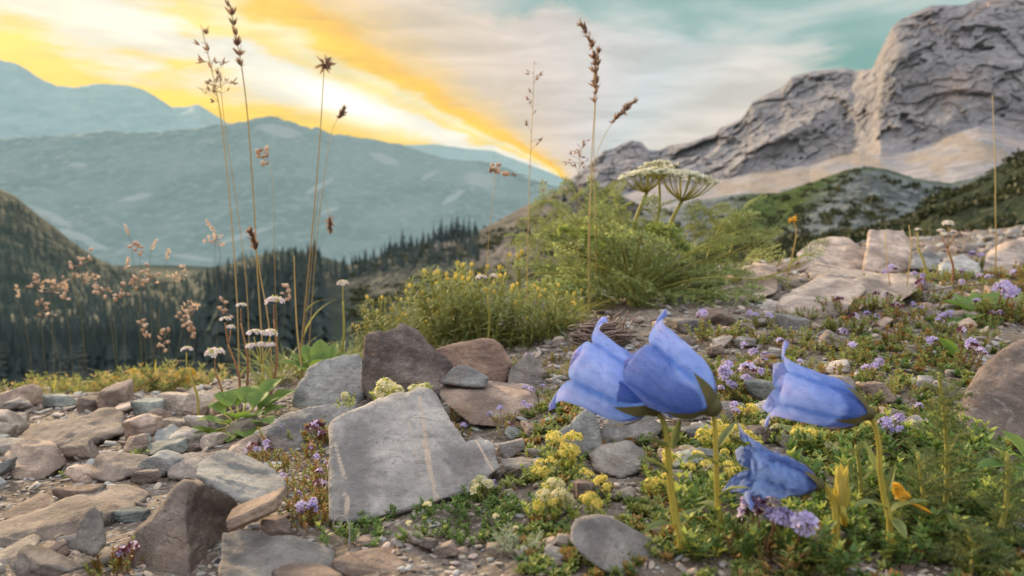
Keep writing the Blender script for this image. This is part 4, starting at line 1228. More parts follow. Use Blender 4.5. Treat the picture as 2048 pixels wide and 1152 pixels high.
def tuft_patch(n, x0, x1, ytop, ybot, wmin, wmax, kind, seed):
    """n tufts spread over the ground between two lines in the view"""
    r = np.random.default_rng(seed)
    pts = []
    for k in range(n * 40):
        if len(pts) >= n: break
        x = r.uniform(x0, x1)
        y = r.uniform(np.interp(x, *ytop), np.interp(x, *ybot))
        wv = r.uniform(wmin, wmax) * (.5 + .5 * np.clip((y - 480) / 400, 0.15, 1.3))
        if all(((x - a) / (wv + c) * 2) ** 2 + ((y - b) / (wv + c) * 4.2) ** 2 > 1.0 for a, b, c in pts):
            pts.append((x, y, wv))
    pts.sort(key=lambda q: q[1])
    for x, y, wv in pts:
        if kind == 'thyme':
            nh = int(r.choice([0, 0, 1, 1, 2, 3])); sp = r.uniform() < .3
            tuft('thyme_tuft', TC, TG, x, y, wv, THYME if r.uniform() < .75 else THYME_R, SPENT if sp else LILAC, nh, ('small ' if wv < 42 else '') + count_word(nh, 'spent purple head' if sp else 'lilac head'))
        elif kind == 'rust':
            nh = int(r.choice([0, 1, 2, 3]))
            tuft('thyme_tuft', TC, TG, x, y, wv, THYME_R, LILAC if r.uniform() < .6 else SPENT, nh, 'reddish ' + count_word(nh, 'flower head'))
        elif kind == 'yellow':
            nh = int(r.choice([2, 3, 4, 5]))
            tuft('yellow_bedstraw', 'bedstraw', 'yellow flowering cushions', x, y, wv, YELFOL, YELLOW if r.uniform() < .7 else CREAM, nh, hs=.72, desc='yellow flower cushion with %s heads' % ['two', 'three', 'four', 'five'][nh - 2])
        elif kind == 'green':
            nh = int(r.choice([0, 0, 0, 1]))
            tuft('cushion_plant', 'cushion plant', 'green cushion plants', x, y, wv, GREENC, WHITEF, nh, 'dark green cushion plant' + (' with tiny white flowers' if nh else ''))
        elif kind == 'herb':
            tuft('leafy_herb', 'herb', 'leafy herbs in the shaded foreground', x, y, wv, DARKFOL, WHITEF, 0, 'shaded green leafy herb')

# ------------------------------------------------------------------ bellflowers, the nearest things in view
def mat_petal(name, c_base, c_mid, c_lobe):
    m, nt = new_mat(name)
    at = nt.n('ShaderNodeAttribute', attribute_name='tone')
    tc = nt.n('ShaderNodeTexCoord').outputs['Object']
    n = nt.noise(tc, 95, 4, 0.6, .6)
    f = nt.m('ADD', at.outputs['Fac'], nt.m('MULTIPLY', nt.m('SUBTRACT', n, .5), .75))
    c = nt.ramp(f, [(0.05, c_base), (.45, c_mid), (.95, c_lobe)])
    v = nt.noise(tc, 420, 4, .65)
    ve = nt.n('ShaderNodeAttribute', attribute_name='vein').outputs['Fac']
    vl = nt.m('ABSOLUTE', nt.m('SINE', nt.m('ADD', nt.m('MULTIPLY', ve, 8.0), nt.m('MULTIPLY', n, 11.0))))
    vn = nt.sstep(vl, .30, 0.0)
    c = nt.mix(nt.m('MULTIPLY', vn, .16), c, c_base)
    c = nt.mix(nt.m('MULTIPLY', nt.sstep(v, .5, .72), .3), c, c_mid)
    h = nt.m('ADD', nt.m('ADD', nt.m('MULTIPLY', n, .6), nt.m('MULTIPLY', v, .35)), nt.m('MULTIPLY', vn, -.15))
    finish(nt, c, .55, h, .7, .002, trans=.42, spec=.12, sheen=.4)
    return m
M_PETAL = mat_petal('bell_petal', (.075, .17, .55), (.235, .345, .77), (.64, .56, .87))
M_WILT = mat_petal('wilted_petal', (.04, .085, .30), (.10, .19, .50), (.24, .32, .66))
M_SEPAL = leaf_mat('sepal', (.085, .085, .035), (.21, .18, .07), .25, (.2, .18, .04), 200)
M_FUZZ = leaf_mat('fuzzy_stem', (.34, .34, .07), (.58, .50, .12), .35, (.75, .5, .05), 200)
M_BLEAF = leaf_mat('bellflower_leaf', (0.105, 0.147, 0.049), (0.238, 0.280, 0.105), .35, (.36, .38, .08), 200)

def corolla(base, axis, upv, L, R, curl, lobe, seed, crumple=0.0, squash=1.0, twist=0.0, phase=0.0, mat=None, parent=None):
    """five fused petals: a bell that opens along axis; curl/lobe = per-lobe turn-out angle and length"""
    axis = unit(axis); xv = unit(np.cross(upv, axis)); yv = np.cross(axis, xv)
    mb = MB()
    nu, nv = 21, 44
    VN = []
    t0 = .70
    for k in range(5):
        tt = np.concatenate([np.linspace(0, t0, 26), t0 + (1 - np.cos(np.linspace(0, math.pi / 2, nv - 25)))[1:] * 0 + np.linspace(0, 1, nv - 25)[1:] * lobe[k]])
        r = np.interp(np.minimum(tt, t0), [0, .03, .09, .18, .3, .45, .58, .70], [.20, .40, .60, .76, .86, .92, .955, 1.0]) * R
        z = np.minimum(tt, t0) * L
        over = np.maximum(tt - t0, 0)
        al = .12 + curl[k] * (over / max(lobe[k], 1e-3)) ** 1.15
        ds = np.diff(over, prepend=0) * L
        r = r + np.cumsum(np.sin(al) * ds); z = z + np.cumsum(np.cos(al) * ds)
        ph = math.radians(36) * np.where(tt <= t0, 1.0, np.clip(1 - (over / lobe[k]) ** 1.9, 0, 1) ** .72 * np.where(over > 0, .985, 1))
        # as a lobe turns out its width stays that of the petal, not of the wider circle
        ph = ph * np.where(over > 0, np.minimum(1, R * 1.03 / np.maximum(r, 1e-6)), 1)
        u = np.linspace(-1, 1, nu)
        th = 2 * math.pi * k / 5 + phase + ph[:, None] * u[None] + twist * tt[:, None]
        keel = 1 + (.10 * (1 - np.abs(u)[None] ** 1.3) - .035) * np.clip(tt / .3, 0, 1)[:, None]
        cupl = -0.10 * R * (over / max(lobe[k], 1e-3))[:, None] * (np.abs(u)[None] ** 2)
        rr = r[:, None] * keel
        zz = z[:, None] + cupl
        v = xv * (rr * np.cos(th))[..., None] + yv * (rr * np.sin(th) * squash)[..., None] + axis * zz[..., None]
        w = base + v
        pn = w.reshape(-1, 3) / R
        rad = unit(xv * np.cos(th)[..., None] + yv * np.sin(th)[..., None]).reshape(-1, 3)
        env = np.repeat(np.clip(tt / .4, 0.1, 1), nu)
        dsp = fbm(pn * 1.6, 4, seed, .55) * (.085 + crumple) * R * env
        dsp += fbm(np.stack([pn[:, 0] * 4, pn[:, 1] * 4, pn[:, 2] * 4], -1), 3, seed + 9) * .022 * R * env
        if crumple:
            dsp += fbm(pn * 3.1, 3, seed + 4, .5, True) * crumple * .55 * R * env
        w = w.reshape(-1, 3) + rad * dsp[:, None]
        tone = np.clip(.02 + .48 * np.clip(tt / 1.0, 0, 1.1)[:, None] + .32 * (1 - np.abs(u)[None] ** 1.5) * np.clip(tt, 0, 1)[:, None] - .25 * np.exp(-((np.abs(u)[None] - 1) / .18) ** 2) * (tt < t0)[:, None], 0, 1)
        mb.add(w, grid_faces(nv, nu), tone.reshape(-1))
        VN.append(np.tile(u, nv))
    ob = mb.build('corolla', mat or M_PETAL, parent)
    at = ob.data.attributes.new('vein', 'FLOAT', 'POINT')
    at.data.foreach_set('value', np.concatenate(VN).astype(np.float32))
    return ob

def fuzz(mb, path, rad, n, ln, seed, m=0):
    r = np.random.default_rng(seed)
    t = r.uniform(0, 1, n); k = t * (len(path) - 1); i = np.minimum(k.astype(int), len(path) - 2); f = (k - i)[:, None]
    p = path[i] * (1 - f) + path[i + 1] * f
    tg = unit(path[i + 1] - path[i])
    d = unit(np.cross(tg, r.normal(size=(n, 3))))
    rr = np.interp(t, np.linspace(0, 1, len(path)), np.broadcast_to(rad, len(path)))[:, None]
    v = np.array([[-.06, 0, 0], [.06, 0, 0], [0, 1, 0]]); f3 = np.array([[0, 1, 2]])
    mb.stamp(v, f3, frames(d + tg * .25, r.uniform(0, 6, n)), p + d * rr * .9, ln * r.uniform(.6, 1.2, n), a=r.uniform(.3, 1, n), m=m)

def hairy_leaf(parent, base, tip, width, sag=.3, fold=.5, mat=None, name='leaf', upv=(0, 0, 1), seed=0, nseg=12, prof=None):
    base = np.asarray(base); tip = np.asarray(tip)
    d = tip - base; L = np.linalg.norm(d)
    v, f = leaf(nseg, width / L, prof, fold, sag)
    # five points across would be smoother: refine by midpoints
    M = frames(d[None] + np.array([[0, 0, sag * L * .7]]), np.array([0.0]), upv)
    mb = MB()
    q = v * L
    q = q @ M[0].T + base
    q = q + (fbm(q / L * 3, 3, seed) * .035 * L)[:, None] * np.array([0, 0, 1])
    mb.add(q, f, np.tile([.9, .25, .9], nseg))
    r = np.random.default_rng(seed + 1)
    edge = np.concatenate([q[0::3], q[2::3]])
    return mb.build(name, mat or M_BLEAF, parent)

def vec(a, b, c):
    return RT * a + UP * b + FW * c

def bellflower(label, calyx, d, axis, Lpx, Rpx, curl, lobe, stem, seed, leaves=(), phase=0., squash=1., mat=None, crumple=0., stemr=10, sep=1.0, twist=0.):
    foot = P(stem[-1][0], stem[-1][1], stem[-1][2] if len(stem[-1]) > 2 else d)
    g = drop(foot)
    o = thing('bellflower', label, 'bellflower', g, 'blue bellflowers in the foreground')
    k = d / F
    base = P(calyx[0], calyx[1], d)
    ax = unit(vec(*axis))
    cr = corolla(base, ax, UP, Lpx * k, Rpx * k, curl, lobe, seed, crumple, squash, twist, phase, mat, o)
    mb = MB()
    path = curve3([base - ax * 0.0004] + [P(q[0], q[1], q[2] if len(q) > 2 else d) for q in stem] + [g - np.array([0, 0, .004])], 26)
    rad = np.interp(np.linspace(0, 1, 26), [0, .12, .5, 1], [.65, .75, 1.0, 1.25]) * stemr * k
    mb.tube(path, rad, 9, a=.4)
    fuzz(mb, path, rad, 520, stemr * k * 1.1, seed)
    mb.build('stem', M_FUZZ, o)
    cx = MB()
    v, f = ico(2)
    cx.add(v * Rpx * k * .30 * np.array([1, 1, .9]) + base - ax * Rpx * k * .02, f, .3)
    xv = unit(np.cross(UP, ax)); yv = np.cross(ax, xv)
    LL, RR = Lpx * k, Rpx * k
    for j in range(5):
        ns = 11
        q = np.linspace(0, 1, ns); tt = -.02 + .30 * q
        pr = np.interp(np.maximum(tt, 0), [0, .03, .09, .18, .3, .45], [.20, .40, .60, .76, .86, .92]) * RR * 1.10 + .03 * RR
        pr = pr + RR * (.10 + .10 * math.sin(j * 2.1 + seed)) * q ** 2
        wd = np.interp(q, [0, .2, .55, 1], [.9, 1, .62, .03]) * RR * .21
        an = 2 * math.pi * (j + .5) / 5 + phase
        rows = []
        for e in (-1, -.5, 0, .5, 1):
            th = an + e * wd / np.maximum(pr, 1e-5)
            rows.append(base + xv * (pr * np.cos(th))[:, None] + yv * (pr * np.sin(th) * squash)[:, None] + ax * (tt * LL + .012 * RR * (1 - e * e))[:, None])
        cx.add(np.stack(rows, 1).reshape(-1, 3), grid_faces(ns, 5), np.full(ns * 5, .25 + .12 * j))
    cx.build('calyx', M_SEPAL, o)
    for j, (b, t, w_, sg) in enumerate(leaves):
        hairy_leaf(o, P(*b), P(*t), w_ * k, sg, seed=seed + j)
    LAND.append((None, 0, 0)) if False else None
    return o

bellflower('left bellflower opening to the left, its lilac mouth facing away', (1304, 812), .272, (-.82, .44, .22), 222, 76, (2.0, 2.6, 1.7, 1.9, 2.2), (.20, .22, .16, .18, .22),
           [(1326, 842, .268), (1334, 880, .266), (1340, 960, .265), (1352, 1040, .264), (1362, 1076, .262)], 201,
           leaves=[((1336, 900, .266), (1278, 862, .258), 26, .4), ((1338, 950, .266), (1278, 905, .256), 26, .1), ((1345, 900, .266), (1362, 838, .27), 18, -.1), ((1350, 1050, .264), (1285, 1058, .25), 26, .2), ((1350, 1060, .264), (1400, 1010, .275), 26, .1)], phase=.35, stemr=6.4)
bellflower('middle bellflower with one slim petal tip curling upwards, tallest of the four', (1420, 812), .262, (-.74, .56, .24), 228, 78, (2.0, 1.5, 1.2, 1.6, 1.3), (.22, .14, .13, .15, .14),
           [(1428, 838, .262), (1431, 880, .262), (1433, 950, .262), (1436, 1010, .262), (1440, 1040, .262)], 207,
           leaves=[((1434, 930, .262), (1372, 905, .252), 26, .35), ((1433, 900, .262), (1474, 836, .272), 18, .1), ((1436, 1000, .262), (1490, 955, .255), 26, .4), ((1437, 1020, .262), (1386, 1000, .27), 26, .4)], phase=1.15, stemr=5.4)
bellflower('right bellflower nodding left on a bent stem, away from the other blooms', (1732, 826), .262, (-.92, .26, .18), 236, 56, (1.9, 1.5, 1.3, 1.8, 1.4), (.22, .13, .12, .17, .13),
           [(1750, 852, .262), (1758, 890, .262), (1760, 940, .262), (1770, 1000, .262), (1780, 1050, .26)], 213,
           leaves=[((1762, 960, .262), (1728, 880, .27), 16, .0), ((1770, 1000, .262), (1795, 930, .262), 20, -.1), ((1775, 1020, .262), (1705, 1000, .254), 30, .3), ((1778, 1030, .262), (1850, 985, .258), 28, .4), ((1778, 1035, .262), (1815, 1075, .25), 26, .2)], phase=1.4, stemr=5.4)
bellflower('wilted crumpled dark blue bellflower hanging low between two upright ones', (1632, 968), .258, (-.93, .22, .12), 158, 56, (1.3, 2.0, 1.2, 2.2, 1.4), (.55, .48, .5, .5, .48),
           [(1652, 975, .258), (1668, 1005, .258), (1672, 1050, .257)], 219, phase=1.25, squash=.72, mat=M_WILT, crumple=.19, stemr=6, twist=.5,
           leaves=[((1668, 1010, .258), (1710, 960, .262), 24, .2), ((1670, 1040, .257), (1640, 1075, .25), 26, .3)])
LAND += [('the left bellflower', 1345, 1000), ('the middle bellflower', 1434, 950), ('the wilted bellflower', 1555, 935), ('the right bellflower', 1765, 960)]

# the closed bud on its own stalk between the wilted bloom and the right one
def bud():
    g, dd = ground_hit(1690, 1050)
    o = thing('bellflower_bud', 'closed yellowish bud on a short stalk, right of the wilted bellflower', 'flower bud', g)
    d = .258
    mb = MB(); pth = curve3([g - [0, 0, .002], P(1688, 1035, d), P(1684, 1010, d)], 8)
    mb.tube(pth, 7 * d / F, 7, a=.4); mb.build('stem', M_FUZZ, o)
    lv, lf = leaf(8, .42, ([0, .3, .7, 1], [.7, 1, .6, .05]), .5, -.1)
    b = MB()
    for k in range(5):
        a = k * 1.257
        out = vec(math.cos(a), 0, math.sin(a))
        b.stamp(lv, lf, frames((UP * 1.0 + out * .16)[None], None, tuple(-out)), (P(1684, 1014, d) + out * 7 * d / F)[None], 82 * d / F, a=.5 + .1 * k)
    b.build('bud', M_FUZZ, o)
bud()
# ------------------------------------------------------------------ the lacy umbel plant
def frond_mesh(name, seed, L, npin=13, nsub=7, leaflet=.0042, spread=.5, curl=.35, mats=None):
    """a finely divided leaf, length L along +Y, drooping"""
    r = np.random.default_rng(seed)
    mb = MB()
    t = np.linspace(0, 1, 10)
    rach = np.stack([.04 * L * np.sin(t * 4 + seed), t * L * (1 - .12 * t), -curl * L * t ** 2.2], -1)
    mb.tube(rach, np.linspace(.0011, .0004, 10) * (L / .12) ** .5, 4, a=.5, m=1)
    lv, lf = leaf(3, .42, None, .3, .1)
    for k in range(npin):
        u = .16 + .82 * k / (npin - 1)
        p = np.array([np.interp(u, t, rach[:, j]) for j in range(3)])
        tg = unit(np.array([np.interp(min(u + .05, 1), t, rach[:, j]) for j in range(3)]) - np.array([np.interp(u - .05, t, rach[:, j]) for j in range(3)]))
        for sgn in (-1, 1):
            pl = spread * L * math.sin(math.pi * (0.18 + .8 * u)) * .62 * r.uniform(.7, 1.15)
            d = unit(tg * .75 + np.array([sgn, 0, .25]) + r.normal(0, .15, 3))
            ns = max(3, int(nsub * (pl / (spread * L * .62)) + 1))
            q = p + d * (np.linspace(.15, 1, ns) * pl)[:, None] + np.array([0, 0, -1]) * (np.linspace(0, 1, ns) ** 2 * pl * .2)[:, None]
            mb.tube(np.vstack([p, q]), .00028, 3, a=.4, m=1)
            for s2 in (-1, 0, 1):
                dd = d + s2 * np.cross(d, [0, 0, 1.0]) * .9 + r.normal(0, .38, (ns, 3))
                mb.stamp(lv, lf, frames(dd, r.normal(0, .8, ns)), q, leaflet * r.uniform(.6, 1.35, ns), a=r.uniform(0, 1, ns))
    me = mb.mesh(name)
    for m in (mats or (L_LACY, L_STEM)): me.materials.append(m)
    return me

def orient(o, d, roll=0.0):
    """turn a part whose length runs along +Y towards d"""
    M = frames(np.asarray(d, float)[None], np.array([roll]))[0]
    from mathutils import Matrix
    o.rotation_euler = Matrix(M.tolist()).to_euler()

FROND = [frond_mesh('frond', 300 + k, .12, 14, 8, .0056, .5, .2 + .12 * k) for k in range(4)]

def umbel(parent, c, R, n, seed, axis=(0, 0, 1), mat=P_UMBEL):
    """a flat head of rays, each carrying a cluster of tiny flowers"""
    r = np.random.default_rng(seed)
    ax = unit(axis); xv = unit(np.cross([0, 1, .01], ax)); yv = np.cross(ax, xv)
    rays = MB(); fl = MB(); gr = MB()
    fv, ff = flower(5, .3, .55)
    hub = c - ax * R * .78
    for k in range(n):
        q = math.sqrt((k + .5) / n); a = k * 2.39996 + r.normal(0, .1)
        tip = c + (xv * math.cos(a) + yv * math.sin(a)) * R * q * .92 + ax * R * (.10 - .20 * q * q)
        mid = hub * .5 + tip * .5 + (xv * math.cos(a) + yv * math.sin(a)) * R * .14 * q - ax * R * .06
        rays.tube(curve3([hub, mid, tip - ax * R * .08], 7), np.linspace(.00085, .0006, 7), 4, a=.6)
        m = 9
        an = r.uniform(0, 6.28, m); rq = np.sqrt(r.uniform(0, 1, m)) * R * .21
        pts = tip + xv * (np.cos(an) * rq)[:, None] + yv * (np.sin(an) * rq)[:, None] + ax * (r.uniform(-.03, .05, m) * R)[:, None]
        for p in pts:
            gr.tube(np.array([tip - ax * R * .09, p]), .00025, 3, a=.5)
        d = unit(ax + r.normal(0, .3, (m, 3)))
        M = frames(d, r.uniform(0, 6, m)); M = np.stack([M[:, :, 0], -M[:, :, 2], M[:, :, 1]], 2)
        fl.stamp(fv, ff, M, pts, R * .085 * r.uniform(.75, 1.2, m), a=r.uniform(0, 1, m))
    rays.tube(np.array([hub - ax * R * .05, hub + ax * R * .02]), .0022, 7, a=.5)
    u = rays.build('umbel', L_STEM, parent)
    gr.build('pedicels', L_LACY, u)
    fl.build('blossom', mat, u)
    return hub

def umbel_plant():
    g, dd = ground_hit(1262, 612)
    print('umbel depth', dd)
    o = thing('umbel_plant', 'bushy lacy leaved plant with two cream flower umbels, standing tallest above the stones', 'umbel plant', g)
    D = dd + .04
    k = D / F
    for (c, R, n, tilt, stem) in (((1288, 345), 52, 26, (-.15, 0, 1), [(1276, 388), (1272, 440), (1262, 500), (1256, 590)]),
                                  ((1372, 352), 66, 30, (.16, 0, 1), [(1352, 402), (1344, 440), (1330, 485), (1290, 590)]),
                                  ((1318, 330), 40, 18, (.0, .2, 1), [(1322, 362), (1318, 420), (1300, 500), (1275, 590)])):
        dz = D + (.03 if R == 40 else 0)
        hub = umbel(o, P(*c, dz), R * k, n, int(R), tilt)
        mb = MB()
        path = curve3([hub] + [P(*q, dz) for q in stem[1:]] + [g], 22)
        rad = np.linspace(.0022, .0034, 22) * (1 if R > 45 else .7)
        mb.tube(path, rad, 8, a=.5)
        fuzz(mb, path, rad, 160, .0012, int(R))
        mb.build('stem', L_STEM, o)
    # leaves: (base, tip) in the view, spread over depth
    r = np.random.default_rng(31)
    base = g + np.array([0, 0, .01])
    n = 0
    tips = []
    for _ in range(48):
        a = r.uniform(0, 1)
        x = 1270 + r.normal(0, 135); y = 535 - abs(r.normal(0, 85)) + abs(x - 1262) * .22
        tips.append((np.clip(x, 1040, 1540), np.clip(y, 380, 615), D + r.normal(0, .09), r.uniform(.09, .13)))
    tips += [(1110, 445, D, .13), (1150, 420, D, .12), (1190, 405, D, .12), (1100, 520, D, .14), (1060, 545, D - .05, .13), (1540, 545, D - .05, .13), (1500, 500, D, .12), (1560, 610, D - .08, .13), (1460, 480, D, .12), (1040, 500, D, .10), (1230, 420, D, .12), (1420, 440, D + .03, .12), (1480, 600, D - .1, .12), (1390, 590, D - .1, .13), (1330, 600, D - .1, .12), (1170, 470, D - .05, .13)]
    for (x, y, dz, ln) in tips:
        tip = P(x, y, dz)
        d = tip - base
        dist_ = np.linalg.norm(d)
        st = tip - unit(d + np.array([0, 0, .02])) * min(ln * .85, dist_)
        f = part('leaf', FROND[n % 4], o, st - np.array(o.location), sc=ln / .12 * .92)
        orient(f, unit(d) + np.array([0, 0, .25]), r.normal(0, .5))
        n += 1
    # bare leaf stalks that reach out of the tangle
    mb = MB()
    for (x, y, dz, ln) in tips[::2]:
        tip = P(x, y, dz); mid = base * .5 + tip * .5 + np.array([0, 0, .012])
        mb.tube(curve3([base, mid, tip], 9), np.linspace(.0011, .0006, 9), 4, a=.6)
    mb.build('leaf_stalks', L_STEM, o)
    # the arching green side branches on the right and unripe heads
    for pts in ([(1440, 560), (1455, 520), (1470, 470), (1474, 420)], [(1395, 560), (1420, 500), (1436, 462), (1448, 440)], [(1340, 580), (1420, 525), (1475, 500), (1500, 488)], [(1400, 575), (1500, 560), (1560, 545), (1620, 520)]):
        mb = MB(); pth = curve3([P(*q, D - .02) for q in pts], 14)
        mb.tube(pth, np.linspace(.0016, .0008, 14), 5, a=.5)
        mb.build('branch', L_STEM, o)
        for j in (6, 9, 12):
            f = part('leaf', FROND[j % 4], o, pth[j] - np.array(o.location), sc=.4)
            orient(f, pth[min(j + 1, 13)] - pth[j - 1] + r.normal(0, .01, 3), r.normal(0, .6))
    for q, (x, y) in enumerate(((1095, 398), (1128, 420), (1150, 392), (1178, 408), (1205, 385), (1232, 405), (1250, 440), (1395, 430), (1425, 415), (1452, 440), (1500, 455), (1075, 440), (1060, 480), (1310, 430))):
        dz = D + .03 * math.sin(q * 2.3)
        mb = MB(); tip = P(x, y, dz); pth = curve3([base, base * .45 + tip * .55 + np.array([.006 * math.sin(q), 0, .010]), tip], 14)
        mb.tube(pth, np.linspace(.0012, .0006, 14), 4, a=.7)
        mb.build('branch', L_STEM, o)
        for j in (7, 9, 10, 11, 12, 13, 13):
            f = part('leaf', FROND[(j + q) % 4], o, pth[j] - np.array(o.location), sc=r.uniform(.22, .36))
            orient(f, unit(pth[min(j + 1, 13)] - pth[j - 1]) + r.normal(0, .75, 3), r.normal(0, .8))
    for (x, y, R) in ((1335, 480, 34), (1310, 470, 24), (1168, 480, 24), (1128, 470, 18), (1355, 505, 26), (1190, 505, 22)):
        me = head_mesh('unripe_head', 320 + x, 60, R * k, R * k, .0030, L_LIME, L_LACY, 4, 0.0, 30, .6, L_STEM)
        part('unripe_umbel', me, o, P(x, y, D - .05) - np.array(o.location))
umbel_plant()
LAND.append(('the tall umbel plant', 1262, 560))

# ------------------------------------------------------------------ narrow-leaved yellow budded plants
def bush_stem_mesh(name, seed, H, nl, head):
    r = np.random.default_rng(seed)
    mb = MB()
    lean = r.normal(0, .12, 2)
    t = np.linspace(0, 1, 9)
    path = np.stack([lean[0] * H * t ** 1.5, lean[1] * H * t ** 1.5, H * t], -1)
    mb.tube(path, np.linspace(.0010, .0006, 9), 5, a=.5, m=1)
    lv, lf = leaf(6, .13, ([0, .2, .6, 1], [.5, 1, .8, .05]), .3, .55)
    u = np.sort(r.uniform(.08, .97, nl)); a = np.arange(nl) * 2.4
    p = np.stack([np.interp(u, t, path[:, j]) for j in range(3)], -1)
    d = np.stack([np.cos(a), np.sin(a), .75 + .5 * u], -1) + r.normal(0, .15, (nl, 3))
    mb.stamp(lv, lf, frames(d), p, .024 * (1.15 - .5 * u) * r.uniform(.7, 1.2, nl), a=r.uniform(0, 1, nl) * .7 + .3 * u)
    if head:
        n = 16
        dd = rdirs(r, n, .9, .55)
        hv, hf = leaf(4, .3, ([0, .3, .7, 1], [.6, 1, .6, .05]), .5, -.2)
        mb.stamp(hv, hf, frames(dd), np.repeat(path[-1][None] - [0, 0, .002], n, 0), .0070 * r.uniform(.7, 1.1, n), a=r.uniform(0, 1, n), m=2)
    me = mb.mesh(name)
    for m in (L_BUSH, L_STEM, P_YELLOW): me.materials.append(m)
    return me
BUSHS = [bush_stem_mesh('leafy_stem', 340 + k, .085, 30, k % 2 == 0) for k in range(6)]
rb = np.random.default_rng(35)
BG = 'yellow budded bushes behind the central boulders'
for k, (x, y, top, n) in enumerate([(735, 690, 628, 13), (775, 690, 600, 16), (820, 692, 580, 18), (868, 690, 535, 18), (910, 690, 535, 18), (955, 690, 545, 18), (1000, 695, 545, 18), (1045, 690, 560, 18), (1090, 680, 570, 18), (1130, 660, 590, 14),
                                     (840, 700, 620, 10), (930, 702, 610, 12), (1010, 705, 620, 12), (790, 702, 640, 9), (1030, 640, 505, 7), (915, 660, 515, 6)]):
    g, dd = ground_hit(x, min(y, 700) if x > 850 else y)
    dd = min(dd, 1.0)
    g = drop(P(x, y, dd))
    H = (g[2] - CAM[2]) ; ztop = (P(x, top, dd)[2]); sc = max((ztop - g[2]) / .085, .35)
    o = thing('yellow_budded_bush', None, 'bush', g, BG)
    for j in range(n):
        a = rb.uniform(0, 6.28); q = .03 * math.sqrt(rb.uniform(0, 1))
        s = part('stem', BUSHS[rb.integers(6)], o, (q * math.cos(a), q * math.sin(a), 0), (rb.normal(0, .22) - q * math.sin(a) * 5, rb.normal(0, .22) + q * math.cos(a) * 5, rb.uniform(0, 6.28)), sc * rb.uniform(.7, 1.08))
    AUTO.append((o, ('tall ' if sc > 1.2 else 'low ') + 'bush with yellow buds', x, (y + top) / 2))
LAND.append(('the yellow thicket', 930, 600))

# ------------------------------------------------------------------ grass tussocks and single stalks
def tussock_mesh(name, seed, n, L, mats, spread=.9, wid=.03):
    r = np.random.default_rng(seed)
    mb = MB()
    lv, lf = leaf(7, wid, ([0, .1, .6, 1], [.7, 1, .7, .05]), .3, .5)
    a = r.uniform(0, 6.28, n)
    d = np.stack([np.cos(a) * spread, np.sin(a) * spread, r.uniform(.5, 1.6, n)], -1)
    T = np.stack([np.cos(a), np.sin(a), a * 0], -1) * (r.uniform(0, .02, n))[:, None]
    mb.stamp(lv, lf, frames(d, r.normal(0, .3, n)), T, L * r.uniform(.5, 1.1, n), a=r.uniform(0, 1, n))
    me = mb.mesh(name)
    me.materials.append(mats)
    return me
TUSS = [tussock_mesh('tussock_blades', 360 + k, 70, .075, L_GRASS) for k in range(3)]
TUSSG = [tussock_mesh('tussock_blades', 365 + k, 45, .09, L_BUSH, .7) for k in range(2)]
MORE = [(700, 690, 110), (655, 720, 120), (600, 750, 110), (530, 780, 100), (720, 715, 90), (575, 735, 120)]
for k, (x, y, w_) in enumerate(MORE):
    g, dd = ground_hit(x, y); dd = min(dd, .92); g = drop(P(x, y, dd))
    o = part('grass_tussock', TUSSG[k % 2], None, g, (0, 0, k * 2.1), w_ * dd / F / .1)
    tag(o, None, 'grass tussock', 'grass tussocks'); AUTO.append((o, 'green grass tussock', x, y - 40))
for k, (x, y, w_, lab) in enumerate([(1120, 655, 150, 'yellowish grass tussock left of the nest of dry roots'), (1065, 678, 130, 'grass tussock between the yellow bushes and the orange pink boulder'), (1170, 625, 120, 'yellow grass tussock at the foot of the tall umbel plant'),
                                     (680, 700, 120, 'green grass tussock behind the sloping blue grey boulder'), (620, 735, 130, 'tall green grass tussock left of the sloping blue grey boulder'), (560, 765, 130, 'green grass tussock among the pale pink flower heads')]):
    g, dd = ground_hit(x, y)
    dd = min(dd, .95); g = drop(P(x, y, dd))
    o = tag(part('grass_tussock', (TUSS if k < 3 else TUSSG)[k % 2], None, g, (0, 0, k * 1.3), w_ * dd / F / .1), lab, 'grass tussock', 'grass tussocks')

def spikelets(mb, pts, dirs, size, r, m=0, n_each=1):
    lv, lf = leaf(4, .34, ([0, .35, .7, 1], [.5, 1, .6, .05]), .6, -.15)
    n = len(pts)
    for j in range(n_each):
        mb.stamp(lv, lf, frames(dirs + r.normal(0, .35, (n, 3)), r.uniform(0, 6, n)), pts, size * r.uniform(.7, 1.25, n), a=r.uniform(0, 1, n), m=m)

